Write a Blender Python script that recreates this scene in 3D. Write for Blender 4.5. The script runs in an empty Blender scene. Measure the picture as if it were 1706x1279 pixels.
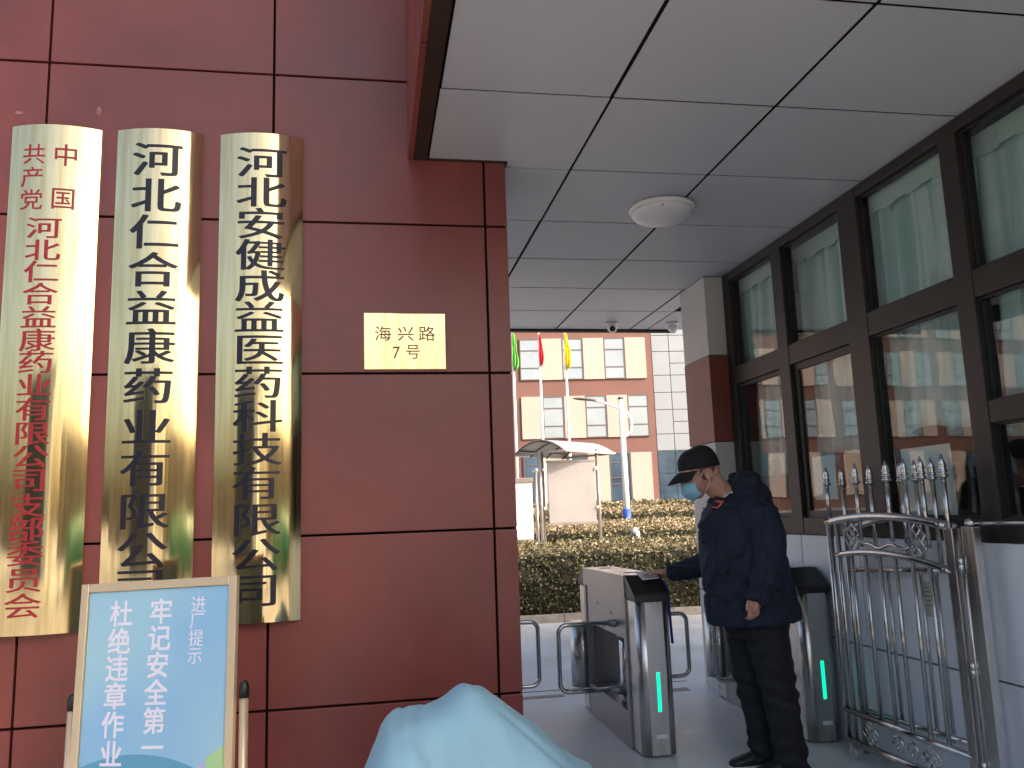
import bpy, bmesh, math, random
import numpy as np
from mathutils import Vector, Matrix, noise
random.seed(7); rng = np.random.default_rng(7)
R = math.radians; PI = math.pi
S = bpy.context.scene
C = S.collection

# ------------------------------------------------------------------ camera
FPX, CX, CY, HC = 1371.333, 853.0, 639.5, 1.45
yaw, pit, rol = 0.173468364, 0.153945693, -0.0340434107
fw = Vector((math.sin(yaw)*math.cos(pit), math.cos(yaw)*math.cos(pit), math.sin(pit)))
rt = Vector((math.cos(yaw), -math.sin(yaw), 0)); up = rt.cross(fw)
rt2 = rt*math.cos(rol)+up*math.sin(rol); up2 = -rt*math.sin(rol)+up*math.cos(rol)
cam = bpy.data.objects.new('camera', bpy.data.cameras.new('camera')); C.objects.link(cam)
m = Matrix((rt2, up2, -fw)).transposed().to_4x4(); m.translation = (0, 0, HC)
cam.matrix_world = m
cam.data.sensor_width = 36; cam.data.lens = FPX*36/1706
cam.data.clip_start = 0.05; cam.data.clip_end = 2000
S.camera = cam
# ------------------------------------------------------------------ light
SUN_AZ, SUN_EL = R(52), R(34)            # measured from the street side (-Y) towards +X
to_sun = Vector((math.sin(SUN_AZ)*math.cos(SUN_EL), -math.cos(SUN_AZ)*math.cos(SUN_EL), math.sin(SUN_EL)))
W = bpy.data.worlds.new('World'); S.world = W; W.use_nodes = True
nt = W.node_tree; bg = nt.nodes['Background']
sky = nt.nodes.new('ShaderNodeTexSky'); sky.sky_type = 'NISHITA'; sky.sun_disc = False
sky.sun_elevation = SUN_EL; sky.sun_rotation = math.atan2(to_sun.x, to_sun.y)
sky.dust_density = 7.0; sky.air_density = 1.0; sky.ozone_density = 0.25; sky.altitude = 20
nt.links.new(sky.outputs[0], bg.inputs[0]); bg.inputs[1].default_value = 0.15
sl = bpy.data.lights.new('sun', 'SUN'); sl.energy = 2.2; sl.angle = R(0.53); sl.color = (1.0, 0.90, 0.78)
so = bpy.data.objects.new('sun', sl); C.objects.link(so); so.location = to_sun*30
so.rotation_euler = (-to_sun).to_track_quat('-Z', 'Y').to_euler()
S.view_settings.view_transform = 'Standard'; S.view_settings.look = 'None'
S.view_settings.gamma = 1.0; S.view_settings.use_curve_mapping = False
S.view_settings.exposure = 1.2
S.cycles.max_bounces = 10; S.cycles.transparent_max_bounces = 12
S.cycles.sample_clamp_indirect = 6

# ------------------------------------------------------------------ measuring helpers
def ray(px, py):
    return (rt2*((px-CX)/FPX) - up2*((py-CY)/FPX) + fw)
def on(px, py, ax, v):
    """point of the world plane (axis ax = v) that a measurement in the photograph falls on"""
    d = ray(px, py); o = Vector((0, 0, HC)); return o + d*((v-o[ax])/d[ax])

# ------------------------------------------------------------------ materials
def mat(name, col, rough=0.6, metal=0.0, var=0.0, vscale=3.0, bump=0.0, bscale=40.0, spec=0.5, stretch=None, col2=None, emit=None, detail=5, rvar=0.0):
    m = bpy.data.materials.new(name); m.use_nodes = True
    n = m.node_tree.nodes; l = m.node_tree.links; b = n['Principled BSDF']
    b.inputs['Base Color'].default_value = (*col, 1); b.inputs['Roughness'].default_value = rough
    b.inputs['Metallic'].default_value = metal; b.inputs['Specular IOR Level'].default_value = spec
    tc = n.new('ShaderNodeTexCoord'); vec = tc.outputs['Object']
    gm = n.new('ShaderNodeNewGeometry'); vec = gm.outputs['Position']
    if stretch:
        mp = n.new('ShaderNodeMapping'); mp.inputs['Scale'].default_value = stretch
        l.new(vec, mp.inputs[0]); vec = mp.outputs[0]
    if var > 0 or col2 or rvar:
        t = n.new('ShaderNodeTexNoise'); t.inputs['Scale'].default_value = vscale; t.inputs['Detail'].default_value = detail
        t.inputs['Roughness'].default_value = 0.6; l.new(vec, t.inputs['Vector'])
        cr = n.new('ShaderNodeValToRGB'); l.new(t.outputs['Fac'], cr.inputs[0])
        a = tuple(max(0, c*(1-var)) for c in col); z = col2 if col2 else tuple(min(1, c*(1+var)) for c in col)
        cr.color_ramp.elements[0].position = 0.32; cr.color_ramp.elements[0].color = (*a, 1)
        cr.color_ramp.elements[1].position = 0.68; cr.color_ramp.elements[1].color = (*z, 1)
        l.new(cr.outputs[0], b.inputs['Base Color'])
        if rvar:
            mr = n.new('ShaderNodeMapRange'); l.new(t.outputs['Fac'], mr.inputs[0])
            mr.inputs[1].default_value = .3; mr.inputs[2].default_value = .7
            mr.inputs[3].default_value = max(0, rough-rvar); mr.inputs[4].default_value = rough+rvar
            l.new(mr.outputs[0], b.inputs['Roughness'])
    if bump > 0:
        t2 = n.new('ShaderNodeTexNoise'); t2.inputs['Scale'].default_value = bscale; t2.inputs['Detail'].default_value = 4
        l.new(vec, t2.inputs['Vector'])
        bp = n.new('ShaderNodeBump'); bp.inputs['Strength'].default_value = bump; bp.inputs['Distance'].default_value = 0.01
        l.new(t2.outputs['Fac'], bp.inputs['Height']); l.new(bp.outputs[0], b.inputs['Normal'])
    if emit:
        b.inputs['Emission Color'].default_value = (*emit[:3], 1); b.inputs['Emission Strength'].default_value = emit[3]
    return m

M = {}
M['red'] = mat('red_aluminium', (0.225, 0.050, 0.040), 0.36, 0, 0.28, 0.9, 0.03, 2.5, spec=.6, rvar=0.08)
M['joint'] = mat('joint_sealant', (0.010, 0.007, 0.006), 0.9, spec=.1)
M['ceil'] = mat('white_aluminium', (0.52, 0.53, 0.57), 0.45, 0, 0.05, 0.8, 0.02, 2.0, rvar=.05)
M['trim'] = mat('dark_brown_trim', (0.028, 0.015, 0.012), 0.5, 0, 0.2, 4)
M['frame'] = mat('brown_window_frame', (0.018, 0.015, 0.013), 0.45, 0, 0.2, 6)
M['wallwhite'] = mat('white_wall_panel', (0.82, 0.86, 0.90), 0.35, 0, 0.05, 1.5, 0.02, 3)
M['pillwhite'] = mat('pillar_white', (0.58, 0.57, 0.55), 0.45, 0, 0.06, 2)
M['pillred'] = mat('pillar_red', (0.21, 0.055, 0.042), 0.4, 0, 0.12, 2)
M['steel'] = mat('brushed_steel', (0.60, 0.58, 0.56), 0.27, 1.0, 0.12, 6, 0.05, 60, stretch=(1, 1, .08), rvar=.05)
M['tube'] = mat('polished_steel_tube', (0.60, 0.59, 0.57), 0.18, 1.0, 0.1, 12, rvar=.06)
M['satin'] = mat('satin_grey_steel', (0.33, 0.32, 0.33), 0.38, 0.85, 0.06, 4, rvar=.05)
M['black'] = mat('black_plastic', (0.012, 0.012, 0.014), 0.35)
M['hub'] = mat('cast_grey_hub', (0.32, 0.34, 0.37), 0.4, 0.6)
M['floor'] = mat('passage_floor', (0.56, 0.59, 0.60), 0.42, 0, 0.14, 1.6, 0.05, 18, rvar=.1)
M['ground'] = mat('concrete_ground', (0.38, 0.37, 0.355), 0.8, 0, 0.16, 0.7, 0.1, 20)
M['kerb'] = mat('kerb_stone', (0.30, 0.28, 0.26), 0.85, 0, 0.2, 6, 0.2, 50)
M['faded'] = mat('faded_orange_paint', (0.42, 0.28, 0.20), 0.7, 0, 0.2, 14, col2=(0.32, 0.31, 0.30))
M['bred'] = mat('building_red', (0.185, 0.085, 0.070), 0.7, 0, 0.08, 0.35)
M['peach'] = mat('building_cream', (0.49, 0.375, 0.325), 0.7, 0, 0.04, 0.5)
M['bframe'] = mat('building_window_frame', (0.13, 0.10, 0.10), 0.5)
M['bglass'] = mat('building_window_glass', (0.36, 0.41, 0.45), 0.10, 0.2, 0.1, 0.6, 0.02, 0.8)
M['bgdark'] = mat('building_dark_glass', (0.07, 0.11, 0.16), 0.06, 0.2, 0.35, 0.8)
M['cladding'] = mat('pale_cladding', (0.29, 0.31, 0.345), 0.3, 0, 0.05, 0.4)
M['cladframe'] = mat('cladding_joint', (0.22, 0.25, 0.28), 0.5)
M['whitepaint'] = mat('white_paint', (0.80, 0.79, 0.77), 0.4, 0, .04, 5)
M['lampwhite'] = mat('opal_lamp', (0.74, 0.73, 0.76), 0.3)
M['bluepaint'] = mat('blue_paint', (0.03, 0.09, 0.42), 0.5)
M['greenflag'] = mat('green_cloth', (0.16, 0.55, 0.08), 0.8)
M['redflag'] = mat('red_cloth', (0.70, 0.02, 0.03), 0.8)
M['yelflag'] = mat('yellow_cloth', (0.85, 0.70, 0.02), 0.8)
M['board'] = mat('bare_board', (0.30, 0.275, 0.27), 0.6, 0, 0.1, 1.2)
M['roofsheet'] = mat('pale_roof_sheet', (0.42, 0.42, 0.44), 0.35, 0, .06, 2)
M['rib'] = mat('dark_roof_ribs', (0.09, 0.075, 0.065), 0.7)
M['postst'] = mat('weathered_steel_post', (0.33, 0.29, 0.27), 0.4, 0.7, .15, 4)
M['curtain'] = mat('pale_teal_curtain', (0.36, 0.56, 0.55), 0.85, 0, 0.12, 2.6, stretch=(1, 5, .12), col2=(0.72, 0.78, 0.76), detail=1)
M['valance'] = mat('curtain_heading', (0.52, 0.60, 0.56), 0.85)
M['room'] = mat('room_wall', (0.42, 0.43, 0.42), 0.8)
M['roomfloor'] = mat('room_floor', (0.2, 0.19, 0.18), 0.6)
M['paper'] = mat('white_paper', (0.72, 0.72, 0.70), 0.7)
M['beige'] = mat('beige_paper', (0.50, 0.47, 0.38), 0.7)
M['ink'] = mat('grey_print', (0.18, 0.18, 0.18), 0.7)
M['wood'] = mat('brown_wood', (0.20, 0.09, 0.045), 0.5, 0, .3, 8)
M['straw'] = mat('dried_straw', (0.48, 0.40, 0.22), 0.8, 0, .3, 20)
M['chair'] = mat('chair_fabric', (0.03, 0.035, 0.04), 0.8)
M['orange'] = mat('orange_plastic', (0.5, 0.13, 0.03), 0.5)
M['jacket'] = mat('navy_cloth', (0.007, 0.012, 0.029), 0.8, 0, 0.25, 7, 0.35, 60)
M['jackbright'] = mat('royal_blue_lining', (0.03, 0.03, 0.16), 0.7)
M['trouser'] = mat('black_cloth', (0.0055, 0.006, 0.009), 0.8, 0, 0.2, 8, 0.3, 60)
M['cap'] = mat('black_cap', (0.007, 0.007, 0.009), 0.8, 0, 0.2, 30, .2, 200)
M['skin'] = mat('skin', (0.50, 0.26, 0.18), 0.5, 0, 0.14, 22, 0.08, 200)
M['stubble'] = mat('cropped_hair', (0.17, 0.11, 0.085), 0.8, 0, .25, 120)
M['mask'] = mat('blue_mask', (0.27, 0.56, 0.72), 0.75, 0, .05, 30, .1, 120)
M['cord'] = mat('ear_loop', (0.85, 0.75, 0.55), 0.7)
M['shirt'] = mat('white_shirt', (0.62, 0.64, 0.68), 0.7)
M['piping'] = mat('orange_piping', (0.80, 0.16, 0.05), 0.6)
M['shoe'] = mat('black_shoe', (0.012, 0.012, 0.014), 0.5)
M['sole'] = mat('white_sole', (0.65, 0.65, 0.65), 0.6)
M['goldframe'] = mat('champagne_aluminium', (0.66, 0.53, 0.36), 0.33, 0.45, .05, 8)
M['tarp'] = mat('pale_blue_cover', (0.27, 0.49, 0.61), 0.62, 0, .06, 3, .12, 7)
M['letblack'] = mat('black_enamel', (0.012, 0.009, 0.02), 0.30)
M['letred'] = mat('red_enamel', (0.36, 0.018, 0.025), 0.35)
M['letbrown'] = mat('brown_enamel', (0.09, 0.045, 0.02), 0.4)
M['letwhite'] = mat('white_print', (0.74, 0.73, 0.86), 0.5)
M['green'] = mat('green_light', (0.01, 0.6, 0.3), 0.4, emit=(0.0, 0.85, 0.40, 0.75))
M['purple'] = mat('blue_purple_strap', (0.05, 0.03, 0.30), 0.6)
M['rubber'] = mat('grey_rubber', (0.45, 0.45, 0.45), 0.7)
M['bag'] = mat('white_bag', (0.45, 0.45, 0.45), 0.6)
M['tan'] = mat('tan_wall', (0.27, 0.20, 0.13), 0.8, 0, .3, .3, stretch=(1, 1, .2))
M['darkbld'] = mat('dark_building_glass', (0.03, 0.045, 0.06), 0.25, 0, .4, .5)
M['greentarp'] = mat('green_tarp', (0.03, 0.25, 0.10), 0.6)
M['yellow'] = mat('yellow_steel', (0.55, 0.48, 0.04), 0.5)
M['asphalt'] = mat('asphalt', (0.27, 0.26, 0.25), 0.85, 0, .2, .6)

def brass_mat():
    m = bpy.data.materials.new('polished_brass'); m.use_nodes = True
    n = m.node_tree.nodes; l = m.node_tree.links; b = n['Principled BSDF']
    b.inputs['Metallic'].default_value = 1; b.inputs['Roughness'].default_value = 0.07
    g = n.new('ShaderNodeNewGeometry'); mp = n.new('ShaderNodeMapping'); mp.inputs['Scale'].default_value = (1, 1, .05)
    l.new(g.outputs['Position'], mp.inputs[0])
    t = n.new('ShaderNodeTexNoise'); t.inputs['Scale'].default_value = 38; t.inputs['Detail'].default_value = 4
    l.new(mp.outputs[0], t.inputs['Vector'])
    cr = n.new('ShaderNodeValToRGB'); l.new(t.outputs['Fac'], cr.inputs[0])
    cr.color_ramp.elements[0].position = .32; cr.color_ramp.elements[0].color = (.74, .57, .28, 1)
    cr.color_ramp.elements[1].position = .6; cr.color_ramp.elements[1].color = (.93, .75, .42, 1)
    l.new(cr.outputs[0], b.inputs['Base Color'])
    mr = n.new('ShaderNodeMapRange'); l.new(t.outputs['Fac'], mr.inputs[0])
    mr.inputs[1].default_value = .3; mr.inputs[2].default_value = .65; mr.inputs[3].default_value = .12; mr.inputs[4].default_value = .06
    l.new(mr.outputs[0], b.inputs['Roughness'])
    t2 = n.new('ShaderNodeTexNoise'); t2.inputs['Scale'].default_value = 5; mp2 = n.new('ShaderNodeMapping'); mp2.inputs['Scale'].default_value = (3, 1, .5)
    l.new(g.outputs['Position'], mp2.inputs[0]); l.new(mp2.outputs[0], t2.inputs['Vector'])
    bp = n.new('ShaderNodeBump'); bp.inputs['Strength'].default_value = .09; bp.inputs['Distance'].default_value = .006
    l.new(t2.outputs['Fac'], bp.inputs['Height']); l.new(bp.outputs[0], b.inputs['Normal'])
    return m
M['brass'] = brass_mat()

def glass_mat():
    m = bpy.data.materials.new('window_glass'); m.use_nodes = True
    n = m.node_tree.nodes; l = m.node_tree.links; n.remove(n['Principled BSDF'])
    out = n['Material Output']
    t = n.new('ShaderNodeBsdfTransparent'); t.inputs[0].default_value = (.90, .95, .94, 1)
    g = n.new('ShaderNodeBsdfGlossy'); g.inputs['Roughness'].default_value = 0.0
    lw = n.new('ShaderNodeLayerWeight'); pw = n.new('ShaderNodeMath'); pw.operation = 'POWER'; pw.inputs[1].default_value = 4.0
    l.new(lw.outputs['Facing'], pw.inputs[0]); f = n.new('ShaderNodeMapRange'); l.new(pw.outputs[0], f.inputs[0])
    f.inputs[3].default_value = .05; f.inputs[4].default_value = 1.0
    tn = n.new('ShaderNodeTexNoise'); tn.inputs['Scale'].default_value = 1.1
    gm = n.new('ShaderNodeNewGeometry'); l.new(gm.outputs['Position'], tn.inputs['Vector'])
    bp = n.new('ShaderNodeBump'); bp.inputs['Strength'].default_value = .10; bp.inputs['Distance'].default_value = .02
    l.new(tn.outputs['Fac'], bp.inputs['Height']); l.new(bp.outputs[0], g.inputs['Normal'])
    mx = n.new('ShaderNodeMixShader'); l.new(f.outputs[0], mx.inputs[0]); l.new(t.outputs[0], mx.inputs[1]); l.new(g.outputs[0], mx.inputs[2])
    l.new(mx.outputs[0], out.inputs[0]); return m
M['glass'] = glass_mat()

def leaf_mat(name, a, b_, c):
    m = bpy.data.materials.new(name); m.use_nodes = True
    n = m.node_tree.nodes; l = m.node_tree.links; b = n['Principled BSDF']
    at = n.new('ShaderNodeAttribute'); at.attribute_name = 'tint'
    cr = n.new('ShaderNodeValToRGB'); l.new(at.outputs['Fac'], cr.inputs[0])
    cr.color_ramp.elements[0].color = (*a, 1); cr.color_ramp.elements[1].color = (*c, 1)
    e = cr.color_ramp.elements.new(.5); e.color = (*b_, 1)
    l.new(cr.outputs[0], b.inputs['Base Color']); b.inputs['Roughness'].default_value = .5
    return m
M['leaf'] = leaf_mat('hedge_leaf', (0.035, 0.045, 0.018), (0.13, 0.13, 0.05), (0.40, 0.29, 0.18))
M['leafcore'] = mat('hedge_twigs', (0.028, 0.024, 0.015), 0.9, 0, .4, 12)

# ------------------------------------------------------------------ mesh helpers
def bm_box(bm, x0, x1, y0, y1, z0, z1, bev=0.0):
    vs = [bm.verts.new(p) for p in ((x0,y0,z0),(x1,y0,z0),(x1,y1,z0),(x0,y1,z0),(x0,y0,z1),(x1,y0,z1),(x1,y1,z1),(x0,y1,z1))]
    fs = [bm.faces.new([vs[i] for i in f]) for f in ((0,3,2,1),(4,5,6,7),(0,1,5,4),(1,2,6,5),(2,3,7,6),(3,0,4,7))]
    if bev:
        es = list({e for f in fs for e in f.edges})
        bmesh.ops.bevel(bm, geom=es, offset=bev, segments=2, affect='EDGES', profile=.7)
def bm_poly(bm, pts, d):
    """prism: outline pts (Vectors, counter-clockwise seen from the side d points to) extruded by -d"""
    a = [bm.verts.new(p) for p in pts]; b = [bm.verts.new(Vector(p)-Vector(d)) for p in pts]
    bm.faces.new(a); bm.faces.new(b[::-1]); n = len(a)
    for i in range(n): bm.faces.new((a[i], b[i], b[(i+1) % n], a[(i+1) % n]))
def bm_tube(bm, pts, r, n=10, closed=False, cap=True, rr=None):
    pts = [Vector(p) for p in pts]; N = len(pts); rings = []
    prev = None
    for i, p in enumerate(pts):
        if closed: t = (pts[(i+1) % N]-pts[i-1]).normalized()
        else: t = (pts[min(i+1, N-1)]-pts[max(i-1, 0)]).normalized()
        if prev is None:
            a = Vector((0, 0, 1)) if abs(t.z) < .9 else Vector((1, 0, 0)); u = t.cross(a).normalized()
        else:
            u = (prev - t*prev.dot(t)).normalized()
        prev = u; v = t.cross(u); q = rr[i] if rr else r
        rings.append([bm.verts.new(p+(u*math.cos(2*PI*k/n)+v*math.sin(2*PI*k/n))*q) for k in range(n)])
    for i in range(N if closed else N-1):
        A = rings[i]; B = rings[(i+1) % N]
        for k in range(n):
            f = bm.faces.new((A[k], A[(k+1) % n], B[(k+1) % n], B[k])); f.smooth = True
    if cap and not closed:
        bm.faces.new(rings[0][::-1]); bm.faces.new(rings[-1])
def bm_lathe(bm, c, prof, n=20, axis='Z'):
    rings = []
    for r, h in prof:
        ring = []
        for k in range(n):
            a = 2*PI*k/n
            if axis == 'Z': p = (c[0]+r*math.cos(a), c[1]+r*math.sin(a), c[2]+h)
            elif axis == 'X': p = (c[0]+h, c[1]+r*math.cos(a), c[2]+r*math.sin(a))
            else: p = (c[0]+r*math.sin(a), c[1]+h, c[2]+r*math.cos(a))
            ring.append(bm.verts.new(p))
        rings.append(ring)
    for A, B in zip(rings, rings[1:]):
        for k in range(n):
            f = bm.faces.new((A[k], A[(k+1) % n], B[(k+1) % n], B[k])); f.smooth = True
    bm.faces.new(rings[0][::-1]); bm.faces.new(rings[-1])
def bm_loft(bm, rings, n=20):
    """rings: (centre, axis u, axis v) ; closed tube with caps"""
    rs = []
    for c, u, v in rings:
        c = Vector(c); u = Vector(u); v = Vector(v)
        rs.append([bm.verts.new(c+u*math.cos(2*PI*k/n)+v*math.sin(2*PI*k/n)) for k in range(n)])
    for A, B in zip(rs, rs[1:]):
        for k in range(n):
            f = bm.faces.new((A[k], A[(k+1) % n], B[(k+1) % n], B[k])); f.smooth = True
    bm.faces.new(rs[0][::-1]); bm.faces.new(rs[-1])
def bm_ell(bm, c, rad, rot=None, seg=20):
    mtx = Matrix.Translation(Vector(c)) @ ((rot.to_4x4()) if rot is not None else Matrix.Identity(4)) @ Matrix.Diagonal((*rad, 1))
    r = bmesh.ops.create_uvsphere(bm, u_segments=seg, v_segments=max(8, seg*2//3), radius=1, matrix=mtx)
    for v in r['verts']:
        for f in v.link_faces: f.smooth = True
def bm_curve(a, b, bulge, n=8, up_=Vector((0, 0, 1))):
    a = Vector(a); b = Vector(b)
    return [a.lerp(b, i/n)+up_*bulge*4*(i/n)*(1-i/n) for i in range(n+1)]

def mw(o):
    m_ = Matrix.Translation(o.location) @ o.rotation_euler.to_matrix().to_4x4() @ Matrix.Diagonal((*o.scale, 1))
    return (mw(o.parent) @ o.matrix_parent_inverse @ m_) if o.parent else m_
def par(o, p):
    o.parent = p; o.matrix_parent_inverse = mw(p).inverted()
def to_mesh(name, bm, fix=True):
    if fix: bmesh.ops.recalc_face_normals(bm, faces=bm.faces[:])
    me = bpy.data.meshes.new(name); bm.to_mesh(me); bm.free(); return me
def obj(name, bm, m, parent=None, loc=None, fix=True):
    me = to_mesh(name, bm, fix) if isinstance(bm, bmesh.types.BMesh) else bm
    if m is not None and not me.materials: me.materials.append(M[m] if isinstance(m, str) else m)
    o = bpy.data.objects.new(name, me); C.objects.link(o)
    if loc is not None: o.location = loc
    if parent is not None: par(o, parent)
    return o
def tag(o, label=None, cat=None, group=None, kind=None):
    if label: o['label'] = label
    if cat: o['category'] = cat
    if group: o['group'] = group
    if kind: o['kind'] = kind
    return o
def thing(name, loc, label, cat, group=None):
    o = bpy.data.objects.new(name, None); C.objects.link(o); o.location = loc; o.empty_display_size = .1
    return tag(o, label, cat, group)
def kids(o): return [x for x in bpy.data.objects if x.parent == o]
def dup(o, parent=None):
    c = o.copy(); C.objects.link(c)
    if parent is not None: c.parent = parent; c.matrix_parent_inverse = o.matrix_parent_inverse.copy()
    for ch in kids(o): dup(ch, c)
    return c
def NB(): return bmesh.new()
def box(name, x0, x1, y0, y1, z0, z1, m, parent=None, bev=0.0):
    b = NB(); bm_box(b, x0, x1, y0, y1, z0, z1, bev); return obj(name, b, m, parent)

def remeshed(name, bm, m, voxel, parent, smooth=3, wrinkle=None, decim=None):
    me = to_mesh(name+'_src', bm)
    o = bpy.data.objects.new(name, me); C.objects.link(o)
    md = o.modifiers.new('r', 'REMESH'); md.mode = 'VOXEL'; md.voxel_size = voxel; md.use_smooth_shade = True
    if smooth:
        sm = o.modifiers.new('s', 'SMOOTH'); sm.factor = .5; sm.iterations = smooth
    dg = bpy.context.evaluated_depsgraph_get(); dg.update()
    me2 = bpy.data.meshes.new_from_object(o.evaluated_get(dg)); me2.name = name
    o.modifiers.clear(); o.data = me2; me2.materials.clear(); me2.materials.append(M[m])
    if wrinkle:
        for v, nn in zip(me2.vertices, [Vector(x.normal) for x in me2.vertices]):
            v.co += nn*wrinkle(v.co)
    for p in me2.polygons: p.use_smooth = True
    if parent is not None: par(o, parent)
    return o

_glyph = {}
def glyph(ch, bold):
    """mesh of one character, centred, in the XY plane, 1 m em"""
    k = (ch, bold)
    if k not in _glyph:
        cu = bpy.data.curves.new('t', 'FONT'); cu.body = ch; cu.size = 1; cu.offset = bold
        cu.align_x = 'CENTER'; cu.resolution_u = 3
        o = bpy.data.objects.new('t', cu); C.objects.link(o)
        dg = bpy.context.evaluated_depsgraph_get(); dg.update()
        me = bpy.data.meshes.new_from_object(o.evaluated_get(dg))
        co = np.empty(len(me.vertices)*3); me.vertices.foreach_get('co', co); co = co.reshape(-1, 3)
        q = bmesh.new(); q.from_mesh(me)
        for kx in range(-8, 9):
            bmesh.ops.bisect_plane(q, geom=q.verts[:]+q.edges[:]+q.faces[:], plane_co=(kx*.07+.001, 0, 0), plane_no=(1, 0, 0), dist=1e-5)
        q.verts.index_update(); vv = np.array([v.co[:2] for v in q.verts]); ff = [tuple(v.index for v in f.verts) for f in q.faces]; q.free()
        bpy.data.objects.remove(o); bpy.data.curves.remove(cu); bpy.data.meshes.remove(me)
        _glyph[k] = (vv, ff)
    return _glyph[k]
def char(ch, place, w, h, m, parent, bold=0.0, thick=.0015, name='character', origin=(0, 0), both=False):
    """place(x, y, t) -> world point for plate coordinates; the character box is w by h about the origin"""
    vv, ff = glyph(ch, 0.0)
    if bold:
        sh_ = [(-bold, 0), (0, 0), (bold, 0)] if not both else [(-bold, -bold), (bold, -bold), (bold, bold), (-bold, bold)]
    else: sh_ = [(0, 0)]
    cx = 0.0; cy = .36 if ch != '7' else .34
    verts = []; faces = []
    cnt = {}
    for f in ff:
        for i in range(len(f)):
            e = (f[i], f[(i+1) % len(f)]); cnt[e] = 1
    for q, (dx, dy) in enumerate(sh_):
        P = [(origin[0]+(x-cx+dx)*w, origin[1]+(y-cy+dy)*h) for x, y in vv]; n = len(P); o0 = len(verts); th = thick+q*.00006
        verts += [place(x, y, th) for x, y in P]+[place(x, y, -thick) for x, y in P]
        faces += [tuple(i+o0 for i in f) for f in ff]+[(a+o0, b+o0, b+n+o0, a+n+o0) for (a, b) in cnt if (b, a) not in cnt]
    me = bpy.data.meshes.new(name); me.from_pydata([tuple(v) for v in verts], [], faces)
    me.materials.append(M[m]); me.update()
    return obj(name, me, None, parent)

# ================================================================== SETTING: ground
def sheet(name, x0, x1, y0, y1, z, m, t=.03, kind='structure'):
    o = box(name, x0, x1, y0, y1, z-t, z, m)
    if kind: o['kind'] = kind
    return o
sheet('ground', -400, 400, -400, 400, -.008, 'ground', .2)
sheet('road', -60, 60, -12, -1.2, -.004, 'asphalt', .003)
sheet('passage_floor', -.5, 9.5, 1.0, 10.85, 0, 'floor', .003)
b = NB()
bm_box(b, .9, 1.5, 6.62, 6.70, -.001, .0035)
o = obj('painted_line', b, 'faded'); o['kind'] = 'structure'
b = NB(); bm_box(b, 1.85, 2.5, 6.52, 6.62, -.001, .0035); o = obj('painted_line', b, 'faded'); o['kind'] = 'structure'
b = NB(); bm_box(b, -.4, 2.6, 6.86, 6.872, -.001, .002); o = obj('floor_joint', b, 'joint'); o['kind'] = 'structure'
b = NB()
for k in range(16): bm_box(b, -2+k*.75, -2+k*.75+.742, 10.86, 10.97, -.02, .10, .008)
o = obj('kerb', b, 'kerb'); o['kind'] = 'structure'

# ================================================================== red gate wall
WY = 4.1
wall = thing('red_wall', (-1.2, WY+.2, 0), 'dark red panelled gate wall carrying the brass name plaques', 'wall')
box('wall_core', -4.8, .712, WY+.02, WY+.5, 0, 6.2, 'joint', wall)
xs = [-4.775, -3.70, -2.625, -1.55, -.475, .605, .72]; zs = [0, .585, 1.37, 2.155, 2.935, 3.725, 4.51, 5.3, 6.2]
g = .006
for i in range(len(xs)-1):
    for j in range(len(zs)-1):
        b = NB(); bm_box(b, xs[i]+g, xs[i+1]-(g if i < len(xs)-2 else 0), WY+random.uniform(0, .0015), WY+.03, zs[j]+g, zs[j+1]-g, .003)
        obj('panel', b, 'red', wall)
def blotch(cx, cz, rx, rz, m_, seed):
    r_ = random.Random(seed); b = NB()
    pts = [Vector((cx+rx*math.cos(a)*r_.uniform(.5, 1.1), WY-.0006, cz+rz*math.sin(a)*r_.uniform(.5, 1.1))) for a in np.linspace(0, 2*PI, 14, endpoint=False)]
    bm_poly(b, pts, (0, -.0005, 0)); obj('residue_mark', b, m_, wall)
M['residue'] = mat('glue_residue', (.33, .17, .15), .8, 0, .3, 60)
P_ = on(33, 188, 1, WY); blotch(P_.x, P_.z, .022, .012, 'residue', 3); P_ = on(165, 184, 1, WY); blotch(P_.x, P_.z, .016, .028, 'residue', 4)
b = NB(); bm_box(b, .7125, .722, WY+.032, WY+.5, 0, 6.2); obj('edge_panel', b, 'red', wall)

# ================================================================== canopy (passage roof; unseen tower height above added to shade the wall)
can = thing('entrance_canopy', (1.6, 4, 3.3), 'entrance canopy with white panelled ceiling and red outer face over the passage', 'canopy')
box('roof_core', .235, 9.0, 1.60, WY, 3.36, 7.6, 'joint', can)
box('rear_roof', -.9, 9.0, WY+.51, 8.10, 3.36, 3.75, 'red', can)
box('front_fill', .73, 9.0, WY, WY+.51, 3.36, 5.0, 'joint', can)
fz = [3.285, 3.93, 4.72, 5.5, 6.3, 7.6]; fy = [1.60, 2.2, 3.0, 4.09]
for i in range(len(fz)-1):
    for j in range(len(fy)-1):
        b = NB(); bm_box(b, .205, .233, fy[j]+g, fy[j+1]-g*(j < 3), fz[i]+(g if i else 0), fz[i+1]-g, .003); obj('fascia_panel', b, 'red', can)
for i in range(len(fz)-1):
    for j in range(8):
        b = NB(); bm_box(b, .205+j*1.1+g, .205+(j+1)*1.1-g, 1.57, 1.598, fz[i]+g, fz[i+1]-g, .003); obj('fascia_panel', b, 'red', can)
box('soffit_trim', .234, .306, 1.60, WY-.002, 3.287, 3.345, 'trim', can)
b = NB(); bm_box(b, .306, .722, WY-.012, WY+.0, 3.288, 3.30); bm_box(b, -.3, 3.2, 8.10, 8.16, 3.27, 3.42); obj('edge_trim', b, 'trim', can)
cx_ = [.31, 1.095, 1.897, 2.69, 2.885]; cy_ = [1.59, 1.60, 1.601, 1.77, 2.57, 3.37, 4.17, 4.97, 5.755, 6.545, 7.325, 8.10]
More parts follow.
